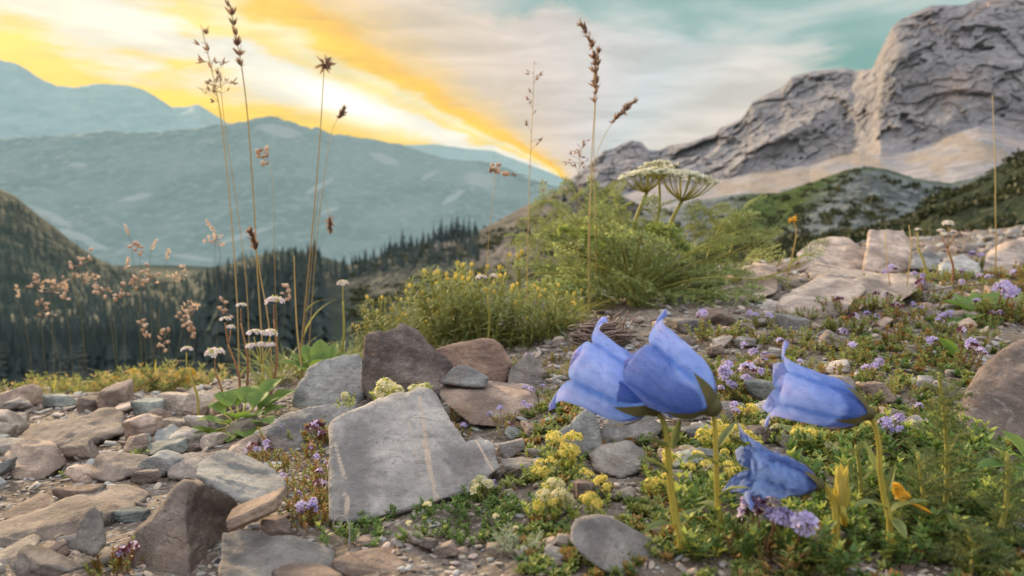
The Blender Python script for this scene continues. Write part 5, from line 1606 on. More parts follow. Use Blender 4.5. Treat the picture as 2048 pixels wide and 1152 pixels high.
def stalk(label, pts, d, style, seed, rad=1.5, head=.28, size=11, mat=None, hmat=None, blades=2, name='grass_stalk', foot=None, group='tall seeding grass stalks'):
    """one grass stalk: pts run from the foot up to the tip, in the view, at depth d"""
    r = np.random.default_rng(seed)
    k = d / F
    q = [P(x, y, d + .008 * math.sin(i * 1.3 + seed)) for i, (x, y) in enumerate(pts)]
    g = drop(q[0])
    o = thing(name, label, 'grass', g, group)
    path = curve3([g] + q if abs(g[2] - q[0][2]) > .004 else [g] + q[1:], 40)
    mb = MB(); mb.tube(path, np.linspace(rad * 1.25, rad * .6, 40) * k, 5, a='t'); mb.build('stem', mat or L_STRAW, o)
    i0 = int(40 * (1 - head))
    pb = MB()
    if style == 'dense':
        n = 46 if size > 10 else 22
        t = r.uniform(i0, 39, n).astype(int)
        dirs = unit(np.array([path[min(i + 1, 39)] - path[i - 1] for i in t])) + r.normal(0, .22, (n, 3))
        spikelets(pb, path[t], dirs, size * k, r, n_each=2 if size > 10 else 1)
    elif style == 'open':
        n = 15
        for i in np.linspace(i0, 38, n).astype(int):
            dr = unit(path[min(i + 1, 39)] - path[i - 1])
            out = unit(r.normal(size=3) * [1, .6, .25] + dr * .5)
            ln = size * k * r.uniform(1.0, 3.0) * (1.15 - (i - i0) / (40 - i0))
            e = path[i] + out * ln
            pb.tube(np.array([path[i], (path[i] + e) / 2 + dr * ln * .1, e]), .4 * k, 3, a=.3)
            m = r.integers(1, 4)
            spikelets(pb, np.repeat(e[None], m, 0) + r.normal(0, 2.5 * k, (m, 3)), np.repeat((out + dr * .4)[None], m, 0), size * k * .9, r, n_each=2)
    elif style == 'star':
        n = 30
        dd = unit(r.normal(size=(n, 3)))
        spikelets(pb, np.repeat(path[-1][None], n, 0) + dd * 3 * k, dd, size * k, r)
    elif style == 'beads':
        n = 9
        t = np.linspace(i0, 39, n).astype(int)
        fv, ff = ico(1)
        pos = path[t] + r.normal(0, 9 * k, (n, 3)) * [1, .6, .8]
        pb.stamp(fv, ff, frames(unit(r.normal(size=(n, 3)))), pos, np.stack([size * k * .5 * r.uniform(.6, 1.1, n), size * k * .85 * r.uniform(.7, 1.2, n), size * k * .5 * r.uniform(.6, 1.1, n)], -1), a=r.uniform(0, 1, n))
        for a_, b_ in zip(path[t], pos): pb.tube(np.array([a_, b_]), .35 * k, 3, a=.3)
    if style != 'bare':
        pb.build('seed_head', hmat or L_SEED, o)
    bl = MB()
    lv, lf = leaf(8, .045, ([0, .1, .6, 1], [.6, 1, .6, .03]), .4, .5)
    for j in range(blades):
        i = int(r.uniform(1, 12))
        dr = unit(np.array([r.normal(), r.normal() * .5, 1.6]))
        bl.stamp(lv, lf, frames(dr[None]), path[i][None], r.uniform(60, 130) * k, a=r.uniform(.2, .9))
    if blades:
        bl.build('blade', L_GRASS, o)
    return o

SK = [
 ('brown tipped grass stalk against the sunset, leftmost of the tall ones', [(478, 740), (474, 600), (462, 430), (445, 260), (430, 170), (402, 50)], .84, 'open', 1.7, .24, 15),
 ('thin leaning grass stalk just right of the leftmost tall one', [(500, 740), (492, 560), (472, 400), (448, 240), (440, 140)], .90, 'open', 1.2, .12, 9),
 ('tallest grass stalk, its seed head leaving the top of the view', [(528, 740), (516, 560), (506, 380), (492, 200), (470, 60), (440, -60)], .80, 'dense', 2.0, .26, 17),
 ('grass stalk with a star shaped head against the bright glow', [(598, 740), (612, 590), (628, 420), (640, 270), (646, 170), (649, 127)], .82, 'star', 1.7, .1, 19),
 ('thin grass stalk with a golden spike beside the star shaped head', [(615, 740), (632, 500), (648, 360), (664, 262), (690, 216)], .92, 'dense', 1.0, .12, 12),
 ('grass stalk with drooping pink beads before the hazy mountain', [(558, 740), (550, 560), (548, 420), (542, 340), (512, 300)], .88, 'beads', .8, .12, 10),
 ('sparse dark grass stalk left of the dense one, against pink sky', [(1052, 640), (1056, 470), (1060, 330), (1066, 200), (1068, 118)], .82, 'open', 1.2, .5, 10),
 ('dense purple seed head arching left, highest against the pink sky', [(1178, 600), (1180, 430), (1184, 300), (1190, 190), (1186, 100), (1160, 42)], .80, 'dense', 1.4, .36, 15),
 ('second purple grass stalk standing straight behind the arching one', [(1192, 600), (1190, 430), (1188, 300), (1192, 190), (1197, 95)], .84, 'dense', 1.2, .2, 13),
 ('grass stalk bending right beside the dense purple seed heads', [(1176, 600), (1178, 430), (1190, 320), (1225, 245), (1272, 200)], .82, 'dense', 1.0, .22, 13),
 ('low reddish grass head left of the dense purple ones', [(1150, 610), (1156, 430), (1158, 340), (1166, 280)], .83, 'open', .9, .3, 9),
 ('grass stalk topped with small pink buds above the valley slope', [(968, 640), (976, 500), (986, 390), (992, 328)], .84, 'beads', 1.0, .08, 11),
 ('bare pale stalk rising alone near the right edge', [(1992, 500), (1991, 420), (1990, 330), (1985, 190)], 1.1, 'bare', 1.5, .1, 8),
 ('straw coloured stalk with a narrow spike amid the pink flower heads', [(545, 750), (536, 640), (522, 560), (514, 510), (500, 460)], .74, 'dense', 1.8, .16, 14),
 ('upright brown reed without a head, right of the straw coloured stalk', [(604, 750), (594, 660), (590, 580), (588, 512)], .72, 'bare', 2.6, .1, 8),
 ('drooping reddish grass head beside the star topped stalk', [(600, 740), (620, 560), (632, 430), (640, 380), (656, 420), (660, 462)], .95, 'dense', .8, .14, 11),
 ('golden stalk with a fluffy tip in front of the broad skyline block', [(1568, 600), (1578, 540), (1592, 470), (1586, 440)], .95, 'star', 2.2, .1, 14),
 ('slender green stalk left of the weathered tan rock', [(1795, 640), (1780, 570), (1772, 500), (1770, 462)], .85, 'bare', 1.6, .1, 8),
 ('slender green stalk curving over the weathered tan rock', [(1808, 640), (1815, 560), (1822, 500), (1818, 450)], .85, 'bare', 1.6, .1, 8),
]
for i, (lab, pts, d, st, rad, hd, sz) in enumerate(SK):
    stalk(lab, pts, d, st, 400 + i, rad * .78, hd, 8 if 'golden stalk' in lab else sz, hmat=(P_GOLD if 'golden stalk' in lab else L_PINKSEED if st == 'beads' else None), blades=1 if pts[0][1] > 700 else 0)

# the blurred grasses on the left edge of the slope, lit from behind
r5 = np.random.default_rng(51)
L_THIN = leaf_mat('thin_stem', (.10, .11, .05), (.24, .20, .10), .3)
for i, (x, y, fx, st) in enumerate([(40, 570, 70, 'dense'), (75, 545, 95, 'beads'), (100, 560, 110, 'open'), (90, 600, 130, 'beads'), (150, 512, 180, 'beads'), (160, 545, 170, 'open'), (130, 570, 150, 'beads'), (212, 565, 240, 'beads'), (228, 575, 235, 'beads'),
                                    (248, 515, 250, 'dense'), (262, 450, 290, 'dense'), (280, 480, 285, 'beads'), (300, 478, 305, 'dense'), (330, 500, 300, 'dense'), (318, 530, 320, 'beads'), (340, 540, 335, 'open'), (275, 545, 300, 'beads'),
                                    (300, 640, 310, 'beads'), (325, 665, 320, 'beads'), (365, 620, 350, 'beads'), (385, 605, 370, 'open'), (390, 640, 385, 'beads'), (435, 440, 470, 'dense'), (455, 600, 455, 'beads'), (570, 570, 560, 'beads'), (430, 470, 440, 'open')]):
    o = stalk(None, [(fx + r5.normal(0, 12), 805), (fx + (x - fx) * .25, 730), (fx + (x - fx) * .6, (y + 790) / 2 - 20), (x, y + 40), (x + r5.normal(0, 14), y)], 1.0 + r5.uniform(-.12, .12), st, 430 + i, .5, .15, 7.5, mat=L_THIN, hmat=L_PINKSEED, blades=1, name='meadow_grass', group='backlit grasses on the left brow')
    LAND.append(('', x, y)) if False else None
    AUTO.append((o, {'dense': 'arching reddish grass head', 'beads': 'blurred grass with pale beads', 'open': 'blurred grass with an open head'}[st], x, y))
LAND += [('the far left grass clump', 80, 560), ('the middle grass clump', 280, 500), ('the pink flower heads', 520, 660)]

# ------------------------------------------------------------------ pale pink flower heads on tall stems
VAL = [head_mesh('pink_head', 470 + k, 34, .010, .005, .0032, P_WHITE, L_LIME, 5, 0.0, 8, .4, L_STEM) for k in range(3)]
for i, (heads, foot, d, lab) in enumerate([
    ([(508, 668, 36), (540, 668, 36), (505, 694, 30), (540, 692, 28), (520, 690, 24)], (515, 830), .60, 'pale pink flower head of several clusters, largest and nearest the broad leaves'),
    ([(430, 708, 44)], (442, 830), .60, 'broad pale pink flower head left of the largest one'),
    ([(373, 700, 26)], (395, 820), .60, 'small pale pink flower head, leftmost of its kind'),
    ([(482, 612, 24)], (490, 780), .66, 'small white flower head high above the leftmost pink ones'),
    ([(686, 568, 28)], (672, 740), .76, 'lone white flower head right of the upright brown reed'),
    ([(548, 605, 44)], (540, 790), .66, 'fading tan umbel between the grass stalks'),
    ([(962, 556, 26), (988, 552, 18)], (965, 680), .70, 'pink and white flower head amid the yellow budded bushes'),
    ([(1897, 448, 26), (1882, 462, 16), (1908, 464, 14)], (1905, 560), 1.0, 'small pink flower head on a thin stem above the whitish slab'),
    ([(1836, 460, 14)], (1852, 560), 1.0, 'tiny pink bud on a stem left of the small pink flower head'),
    ([(450, 640, 26), (462, 655, 20)], (480, 800), .66, 'pinkish fading flower head left of the largest pink one')]):
    g = drop(P(foot[0], foot[1], d)); k = d / F
    o = thing('pink_flower', lab, 'wildflower', g, 'pale pink flower heads on tall stems')
    j = np.array([np.mean([h[0] for h in heads]), max(h[1] for h in heads) + 34])
    jp = P(j[0], j[1], d)
    mb = MB(); mb.tube(curve3([g, g * .5 + jp * .5 + [.004, 0, 0], jp], 14), np.linspace(2.6, 2.0, 14) * k, 6, a='t')
    for (x, y, w_) in heads:
        mb.tube(curve3([jp, P((x + j[0]) / 2, (y + j[1]) / 2 + 6, d), P(x, y + 5, d)], 6), 1.2 * k, 4, a=.8)
    mb.build('stem', L_STEM if i % 2 == 0 else L_RED, o)
    for q, (x, y, w_) in enumerate(heads):
        part('flower_head', VAL[(i + q) % 3], o, P(x, y, d) - g, (0, 0, q * 1.1), w_ * k / .024)

# ------------------------------------------------------------------ broad leaved plants
def broad_plant(label, foot, leaves, mat=L_BROAD, d=None, name='broad_leaved_plant', fold=.35, prof=([0, .08, .3, .6, .85, 1], [.12, .3, .85, 1, .6, .03])):
    g, dd = ground_hit(*foot)
    if d: dd = d; g = drop(P(foot[0], foot[1], d))
    o = thing(name, label, 'plant', g)
    for i, (x, y, w_, dz) in enumerate(leaves):
        tip = P(x, y, dd + dz)
        b = g + (tip - g) * (.06 if len(leaves) < 9 else .5) + np.array([0, 0, .001])
        if len(leaves) >= 9:
            mb = MB(); mb.tube(curve3([g - [0, 0, .001], g * .6 + b * .4 + [0, 0, .002], b], 6), .0007, 4, a=.6); mb.build('leaf_stalk', L_STEM, o)
        hairy_leaf(o, b, tip, (1.25 if len(leaves) < 9 else 1.15) * w_ * dd / F, .35, fold, mat, seed=i * 7 + int(foot[0]), nseg=12, prof=prof)
    return o
broad_plant('green plant with broad oval leaves, left of the ridged grey rock', (480, 862), [(392, 835, 34, -.01), (415, 800, 40, .01), (440, 775, 40, .02), (470, 770, 44, .03), (500, 762, 46, .03), (530, 775, 46, .02), (556, 785, 46, .03), (575, 808, 40, .02), (545, 840, 44, -.02), (500, 872, 46, -.03), (455, 880, 40, -.03), (398, 872, 36, -.02), (365, 866, 30, -.02), (520, 822, 44, -.01), (470, 820, 44, -.015), (432, 838, 40, -.02), (560, 745, 36, .05), (595, 770, 36, .05)])
LAND.append(('the broad leaves', 480, 820))
broad_plant('bright green leafy plant behind the sloping blue grey boulder', (640, 735), [(585, 690, 30, .02), (610, 672, 34, .03), (640, 660, 34, .03), (668, 668, 32, .03), (690, 690, 30, .02), (600, 720, 34, -.02), (640, 700, 34, -.02), (560, 705, 28, 0)], d=.72)
broad_plant('big glossy green leaves lying beneath lilac thyme at far right', (1960, 640), [(1882, 590, 64, .02), (1930, 575, 60, .05), (2000, 575, 60, .05), (2060, 570, 60, .02), (1900, 640, 60, -.03), (1975, 655, 50, -.05), (2060, 625, 60, -.02)])
broad_plant('single upright pointed green leaf in the thyme, left of the brown boulder', (1905, 725), [(1886, 660, 26, -.01), (1925, 690, 26, .01), (1908, 700, 24, -.015)])
broad_plant('dark pointed leaves curving in at the lower right edge', (2075, 960), [(1955, 905, 40, -.02), (1990, 870, 36, .0), (2020, 845, 34, .01), (2030, 930, 40, -.03)], L_BROAD)
broad_plant('fuzzy upright leaves of a young plant behind the wilted bellflower', (1610, 905), [(1562, 835, 26, .01), (1600, 850, 24, .01), (1625, 835, 24, .02), (1660, 850, 24, .01), (1588, 868, 22, -.01), (1640, 872, 22, -.01)], M_BLEAF)

# feathery green upright plant in front of the large brown boulder
FE = [frond_mesh('feathery_leaf', 480 + k, .05, 9, 6, .0040, .62, .2, (leaf_mat('feathery_leaf', (.06, .10, .04), (.15, .20, .085), .35, (.28, .34, .09)), L_STEM)) for k in range(2)]
def feather_plant(label, foot, top, d, n, seed, w_=60):
    r = np.random.default_rng(seed)
    g = drop(P(*foot, d)); tp = P(*top, d)
    o = thing('feathery_plant', label, 'plant', g, 'feathery green plants, lower right')
    path = curve3([g, g * .5 + tp * .5 + [.002, 0, 0], tp], 14)
    mb = MB(); mb.tube(path, np.linspace(.0012, .0006, 14), 5, a=.4); mb.build('stem', L_STEM, o)
    for j in range(n):
        u = .08 + .92 * j / n
        p = path[min(int(u * 13), 13)]
        a = j * 2.4
        f = part('leaf', FE[j % 2], o, p - g, sc=w_ * d / F / .05 * (1.05 - .55 * u) * r.uniform(.8, 1.15))
        orient(f, np.array([math.cos(a), math.sin(a), .5 + .9 * u]), r.normal(0, .4))
feather_plant('tall feathery green plant standing before the large brown boulder', (1892, 1010), (1878, 745), .285, 34, 1, 92)
feather_plant('feathery green plant leaning right, in the lower right corner', (1990, 1080), (2015, 905), .262, 20, 2, 84)
feather_plant('short feathery plant right of the right bellflower stem', (1840, 1040), (1835, 905), .275, 20, 3, 84)
feather_plant('feathery tuft between the wilted bellflower and the right stem', (1715, 980), (1712, 890), .29, 14, 4, 70)
feather_plant('low feathery plant at the very bottom right of the view', (1940, 1150), (1935, 1060), .25, 16, 5, 90)

# orange flower
g, dd = ground_hit(1880, 1058)
o = thing('orange_flower', 'small orange flower leaning left on a thin stem, right of the bellflower', 'wildflower', g)
mb = MB(); mb.tube(curve3([g, P(1860, 1025, .262), P(1815, 1002, .262)], 10), .0005, 5, a=.8); mb.build('stem', P_GOLD, o)
me = head_mesh('orange_head', 490, 20, .005, .005, .0028, P_GOLD, L_LIME, 5, 0, 4, .3)
part('flower_head', me, o, P(1805, 996, .262) - g, sc=.45); part('flower_head', me, o, P(1790, 982, .264) - g, (0.4, 0, 1), .5)

# nest of dry roots
def nest():
    g, dd = ground_hit(1200, 690)
    dd = min(dd, .8); g = drop(P(1200, 672, dd)); k = dd / F
    r = np.random.default_rng(60)
    mb = MB()
    for j in range(95):
        a0 = r.uniform(0, 6.28); n = 16; a = a0 + np.linspace(0, r.uniform(1.2, 4.0), n)
        ra = r.uniform(14, 62) * k; h = r.uniform(-4, 46) * k * (1 - ra / (90 * k))
        p = g + np.stack([np.cos(a) * ra * 1.05, np.sin(a) * ra * .8, h + .3 * ra * np.sin(a * 1.3 + j) * .4 + np.linspace(0, r.normal(0, 10), n) * k], -1) + np.array([0, 0, 8 * k])
        p += fbm(p * 120, 2, j)[:, None] * .002
        mb.tube(p, r.uniform(.9, 2.4) * k, 4, a=r.uniform(0, 1))
    for j in range(22):
        p0 = g + np.array([r.normal(20, 22) * k, r.normal(0, 14) * k, 10 * k]); p1 = p0 + np.array([r.normal(15, 16), r.normal(0, 10), r.uniform(25, 62)]) * k
        mb.tube(curve3([p0, (p0 + p1) / 2 + r.normal(0, 6, 3) * k, p1], 8), r.uniform(.8, 1.8) * k, 4, a=r.uniform(0, 1))
    tag(mb.build('root_nest', L_DRY, org=g), 'tangled nest of dry brown roots at the foot of the tall umbel plant', 'dry roots')
nest()
LAND.append(('the nest of dry roots', 1200, 640))

# curled pale twig by the slab
g, dd = ground_hit(700, 1100)
mb = MB()
q = [(698, 1102), (699, 1060), (694, 1038), (682, 1032), (670, 1040), (668, 1052), (678, 1054), (684, 1044)]
mb.tube(curve3([P(x, y, .285 + .001 * i) for i, (x, y) in enumerate(q)], 30), .0003, 5, a=.8)
mt, nt = new_mat('bleached_twig'); finish(nt, (.30, .28, .26), .8)
tag(mb.build('curled_twig', mt, org=drop(P(698, 1102, .285))), 'thin pale twig curled into a loop at the lower left corner of the veined slab', 'twig')

# twigs lying about
r6 = np.random.default_rng(62)
for (x0, y0, x1, y1, b, lab) in ((1375, 690, 1320, 640, 8, 'pale dead stem standing slantwise among thyme beside the brown stone'), (985, 880, 1000, 935, 3, 'dry brown twig resting against the right corner of the veined slab'), (1010, 950, 1072, 935, -6, 'rust coloured root lying below the flat pale stone'),
                                 (1040, 850, 1110, 815, 2, 'straight dry twig in front of the pink topped block'), (600, 1090, 628, 1110, 4, 'dark bent twig on the low blocky stone'), (1430, 950, 1500, 985, 3, 'dark dry stalk lying behind the wilted bellflower'),
                                 (1790, 600, 2048, 570, -14, 'long thin dry stem arching over the lilac thyme at far right'), (1385, 760, 1470, 800, 5, 'thin dry twig among thyme right of the middle bellflower')):
    g, dd = ground_hit((x0 + x1) / 2, max(y0, y1) + 10)
    mb = MB()
    mb.tube(curve3([P(x0, y0, dd), P((x0 + x1) / 2, (y0 + y1) / 2 + b, dd - .004), P(x1, y1, dd)], 12), np.linspace(1.7, .9, 12) * dd / F, 5, a=.5)
    tag(mb.build('twig', L_DRY, org=g), lab, 'twig', 'dead twigs')

# ------------------------------------------------------------------ where the cushions grow
def sprig_mat():
    # the low mat of sprigs between the tufts, past counting
    r = np.random.default_rng(640)
    bits = []
    for k in range(5):
        b = MB(); lv, lf = leaf(4, .36, None, .3, .25)
        n = 22; d = rdirs(r, n, .35, .6); b.stamp(lv, lf, frames(d, r.normal(0, .3, n)), rdirs(r, n, .2) * .3, r.uniform(.6, 1.0, n), a=r.uniform(0, 1, n))
        bits.append((np.concatenate(b.v), np.concatenate(b.f)))
    mb = MB()
    n = 5200
    px = r.uniform(1000, 2300, n); py = r.uniform(500, 1180, n)
    top = np.interp(px, [1000, 1100, 1400, 1560, 1700, 1850, 2060, 2300], [900, 800, 700, 640, 610, 570, 530, 520])
    den = fbm(np.stack([px / 110, py / 60, px * 0], -1), 3, 641)
    keep = (py > top) & (den > .16 - .18 * (px > 1560) - .2 * (py > 1010))
    px, py = px[keep], py[keep]
    T, sc = [], []
    dd = np.exp(np.linspace(math.log(.18), math.log(5), 260))
    for x, y in zip(px, py):
        q = CAM + dd[:, None] * (P(x, y, 1.0) - CAM)
        b = q[:, 2] < G(q[:, 0], q[:, 1])
        if not b.any(): continue
        i = int(np.argmax(b)); p = q[i]; p[2] = float(G(p[0], p[1]))
        T.append(p); sc.append(min(.0062 * r.uniform(.7, 1.2), 22 * dd[i] / F))
    T = np.array(T); sc = np.array(sc); kind = r.integers(0, 5, len(T)); yaw = r.uniform(0, 6.28, len(T))
    for k in range(5):
        q = kind == k
        c, s = np.cos(yaw[q]), np.sin(yaw[q]); o = np.zeros(q.sum()); e = o + 1
        M = np.stack([np.stack([c, -s, o], -1), np.stack([s, c, o], -1), np.stack([o, o, e], -1)], 1)
        mb.stamp(*bits[k], M, T[q], sc[q], a=r.uniform(0, 1, q.sum()), m=(1 if k == 4 else 2 if k == 3 else 0))
    tag(mb.build('ground_cover', [L_THYME, L_RUST, L_GREEN]), kind='stuff')
T0 = ([1400, 1560, 1700, 1850, 2060], [690, 640, 610, 560, 520])
tuft_patch(74, 1420, 2060, T0, ([1400, 1600, 1800, 1930, 2060], [800, 800, 760, 720, 650]), 54, 110, 'thyme', 601)
sprig_mat()
tuft_patch(14, 1800, 2060, ([1800, 2060], [560, 520]), ([1800, 2060], [600, 570]), 50, 80, 'thyme', 602)
tuft_patch(15, 500, 660, ([500, 660], [905, 870]), ([500, 660], [960, 1040]), 44, 72, 'rust', 603)
tuft_patch(6, 590, 660, ([590, 660], [980, 960]), ([590, 660], [1060, 1070]), 40, 66, 'rust', 604)
tuft_patch(8, 900, 1030, ([900, 1030], [840, 840]), ([900, 1030], [890, 880]), 36, 60, 'rust', 605)
tuft_patch(16, 1050, 1180, ([1050, 1180], [730, 700]), ([1050, 1180], [840, 800]), 40, 66, 'thyme', 606)
tuft_patch(18, 1420, 1900, ([1420, 1900], [800, 760]), ([1420, 1900], [870, 900]), 46, 84, 'thyme', 607)
tuft_patch(24, 690, 985, ([690, 985], [1055, 1010]), ([690, 985], [1095, 1090]), 46, 80, 'green', 608)
tuft_patch(10, 960, 1120, ([960, 1120], [1010, 1000]), ([960, 1120], [1095, 1090]), 46, 76, 'green', 609)
tuft_patch(24, 1380, 2040, ([1380, 2040], [1030, 1000]), ([1380, 2040], [1150, 1150]), 70, 120, 'herb', 610)
tuft_patch(22, 1640, 1960, ([1640, 1960], [900, 900]), ([1640, 1960], [1030, 1040]), 60, 110, 'herb', 611)
tuft_patch(14, 1290, 1480, ([1290, 1480], [945, 900]), ([1290, 1480], [1020, 1000]), 52, 84, 'yellow', 612)
tuft_patch(9, 1480, 1640, ([1480, 1640], [850, 850]), ([1480, 1640], [920, 920]), 50, 80, 'yellow', 613)
tuft_patch(10, 1080, 1180, ([1080, 1180], [960, 960]), ([1080, 1180], [1060, 1050]), 50, 76, 'yellow', 614)
tuft_patch(6, 1650, 1900, ([1650, 1900], [880, 860]), ([1650, 1900], [930, 900]), 46, 70, 'yellow', 615)
YG = 'yellow flowering cushions'
for (x, y, w_, n, hd, lab) in [(785, 822, 84, 6, CREAM, 'pale yellow flower cushion along the top edge of the veined slab'), (850, 796, 50, 3, CREAM, 'small cream flowers peeping over the top corner of the veined slab'), (1122, 950, 92, 7, YELLOW, 'bright yellow flower cushion between the flat pale stone and angular pale block'),
                              (1105, 1030, 92, 8, CREAM, 'creamy yellow flower cushion below the bright yellow one'), (1212, 1010, 66, 5, YELLOW, 'rounded yellow flower cushion before the dark brown rock'), (965, 1000, 60, 4, CREAM, 'cream flower cushion at the lower right corner of the veined slab'),
                              (790, 1024, 46, 3, CREAM, 'cream flowers against the lower edge of the veined slab'), (690, 815, 40, 2, CREAM, 'few cream flowers at the top left corner of the veined slab'), (1425, 905, 76, 5, YELLOW, 'yellow flower cushion behind the middle bellflower stem')]:
    tuft('yellow_bedstraw', 'bedstraw', YG, x, y, w_, YELFOL, hd, n, label=lab, hs=.8, d=.425 if (x, y) == (785, 822) else .43 if y == 796 else .40 if y == 815 else None)
tuft('grey_tuft', 'tuft', None, 1035, 1105, 80, GREYT, WHITEF, 0, label='silvery grey feathery tuft between the bottom stones')
for (x, y, w_, n, hd, fol, lab) in [(935, 830, 62, 3, LILAC, THYME_R, 'thyme with lilac flowers between the veined slab and the pink topped block'), (985, 1000, 60, 3, LILAC, THYME, 'thyme with large lilac flowers beside the cream cushion at the slab corner'), (1540, 1130, 150, 6, LILAC, THYME_R, 'nearest thyme with big blurred lilac flowers at the bottom right'),
                                    (1475, 790, 84, 5, LILAC, THYME, 'thyme covered in lilac flowers right of the middle bellflower'), (1690, 900, 100, 5, LILAC, THYME, 'thyme with lilac flowers directly under the right bellflower'), (1790, 905, 80, 4, LILAC, THYME, 'thyme with lilac flowers right of the bent bellflower stem'),
                                    (2015, 640, 90, 4, LILAC, THYME, 'thyme with large lilac flowers at the far right beside glossy leaves'), (235, 1150, 90, 3, SPENT, THYME_R, 'dark purple headed thyme at the bottom of the left scree'), (1930, 740, 70, 3, LILAC, THYME_R, 'thyme with lilac and purple heads above the large brown boulder'),
                                    (625, 1055, 70, 4, LILAC, THYME_R, 'pinkish thyme beside the tan oval stone'), (640, 890, 80, 4, SPENT, THYME_R, 'purple headed thyme at the left edge of the veined slab'), (515, 930, 60, 3, SPENT, THYME_R, 'purple headed thyme behind the overlying grey slab')]:
    tuft('thyme_tuft', TC, TG, x, y, w_, fol, hd, n, label=lab, hs=1.15)
for (x, y, w_, lab) in [(330, 910, 44, 'small green rosette in the scree below the broad green leaves'), (140, 955, 34, 'tiny yellowish sprig between scree stones at left'), (540, 985, 50, 'small reddish green sprig on the overlying grey slab'), (280, 915, 32, 'tiny yellow sprig beside the flat blue grey slab')]:
    tuft('small_sprig', 'sprig', None, x, y, w_, GREENC if x == 330 else YELFOL, WHITEF, 0, label=lab)
# yellow-green low bushes along the left brow
HAZY = [tuft_mesh('brow_foliage', 180 + k, 30, .03, .9, .013, .2, (L_BUSH, L_STRAW, L_STRAW), 5, .025, rust=.35) for k in range(3)]
GOLDH = [head_mesh('golden_head', 186, 26, .010, .008, .003, P_GOLD, L_LIME, 5, .02, 8, .2, L_STEM)]
r7 = np.random.default_rng(71)
for i in range(34):
    x = 60 + 370 * ((i + r7.uniform(0, 1)) / 34) ** .8
    tuft('brow_bush', 'low bush', 'low yellowish bushes on the left brow', x, r7.uniform(785, 815), r7.uniform(30, 105), HAZY, GOLDH, int(r7.choice([0, 0, 1, 2])), 'low yellow green bush', wid=.06, d=r7.uniform(.88, 1.2))
LAND += [('the far left brow', 20, 790), ('the left brow', 200, 790), ('the broad leaves', 380, 790)]
# ------------------------------------------------------------------ conifers of the valley
def conifer_crown(seed, tiers=15, H=12.0, R=2.3):
    r = np.random.default_rng(seed)
    mb = MB()
    lv = np.array([[-.5, 0, 0], [0, 0, .12], [.5, 0, 0], [-.42, .5, -.06], [0, .55, .08], [.42, .5, -.06], [0, 1, -.16]])
    lf = np.array([[0, 1, 4], [0, 4, 3], [1, 2, 5], [1, 5, 4], [3, 4, 6], [4, 5, 6]])
    for k in range(tiers):
        u = k / (tiers - 1)
        z = H * (.10 + .88 * u)
        n = int(11 - 6 * u)
        a = r.uniform(0, 6.28) + np.arange(n) * 6.283 / n + r.normal(0, .2, n)
        L = R * (1 - u) ** .85 * r.uniform(.7, 1.2, n) + .25
        d = np.stack([np.cos(a), np.sin(a), r.normal(-.28, .12, n) + .5 * u], -1)
        sc = np.stack([L * .55, L, L], -1)
        mb.stamp(lv, lf, frames(d, r.normal(0, .25, n)), np.tile([0, 0, z], (n, 1)) + r.normal(0, .06, (n, 3)), sc, a=r.uniform(0, 1, n))
    return mb
M_NEEDLE = leaf_mat('needles', (.018, .030, .018), (.045, .062, .036), .15, None, .8)
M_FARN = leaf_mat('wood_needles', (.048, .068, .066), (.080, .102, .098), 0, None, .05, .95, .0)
M_BARK = new_mat('bark')
finish(M_BARK[1], (.10, .075, .06), .9)
CROWN, TRUNK = [], []
for k in range(4):
    me = conifer_crown(700 + k, 14 + k, 12, 2.0 + .25 * k).mesh('conifer_crown'); me.materials.append(M_FARN); CROWN.append(me)
me = MB().tube(np.array([[0, 0, -1.0], [0, 0, 5], [0, 0, 11.5]]), [.26, .18, .04], 6).mesh('conifer_trunk'); me.materials.append(M_BARK[0]); TRUNK.append(me)
rt = np.random.default_rng(73)
def vz(d):
    return float(np.interp(np.log(d), np.log([25, 60, 100, 200, 400, 800, 1500, 2600, 9000]), [-14, -22, -29, -45, -72, -105, -150, -190, -260]))
dep = None
def terr(x, y, nm):
    o = bpy.data.objects[nm]
    ok, loc, n, i = o.ray_cast(Vector((x, y, 5000)), Vector((0, 0, -1)))
    return loc.z if ok else None
def conifer(px, d, h, label, group, nm='valley', z=None):
    x = (px - 1024) / F * d; y = d
    z = terr(x, y, nm) if z is None else z
    if z is None: return None
    o = thing('conifer', label, 'conifer', (x, y, z), group)
    s = h / 12
    o.scale = (s * rt.uniform(.85, 1.15), s * rt.uniform(.85, 1.15), s); o.rotation_euler = (rt.normal(0, .03), rt.normal(0, .03), rt.uniform(0, 6.28))
    part('trunk', TRUNK[0], o); part('crown', CROWN[rt.integers(4)], o)
    return o
bpy.context.view_layer.update()
WG = 'dark conifers at the near edge of the valley wood'
for i in range(150):
    d = rt.uniform(85, 240) ; px = rt.uniform(-200, 680)
    conifer(px, d, rt.uniform(7, 13), 'dark blurred conifer in the shaded wood below the stony brow', WG)
# trees one can tell apart on the skyline of the spur
for i, (px, h) in enumerate([(868, 11), (880, 14), (892, 10), (902, 13), (914, 15), (926, 12), (938, 13), (950, 9), (846, 9), (822, 8), (1128, 8), (1150, 9), (806, 12), (780, 9)]):
    best = None
    for dd in np.linspace(150, 330, 37):
        x = (px - 1024) / F * dd
        z = terr(x, dd, 'scree_spur')
        if z is not None:
            py = proj(np.array([x, dd, z]))[1]
            if best is None or py < best[0]: best = (py, dd, z)
    if best:
        o = conifer(px, best[1], h * .8, None, 'conifers along the spur skyline', 'scree_spur', best[2])
        AUTO.append((o, 'small dark conifer on the spur skyline', px, best[0] - 15))
LAND.append(('the spur tree line', 895, 460)); LAND.append(('the cliff foot', 1160, 370))
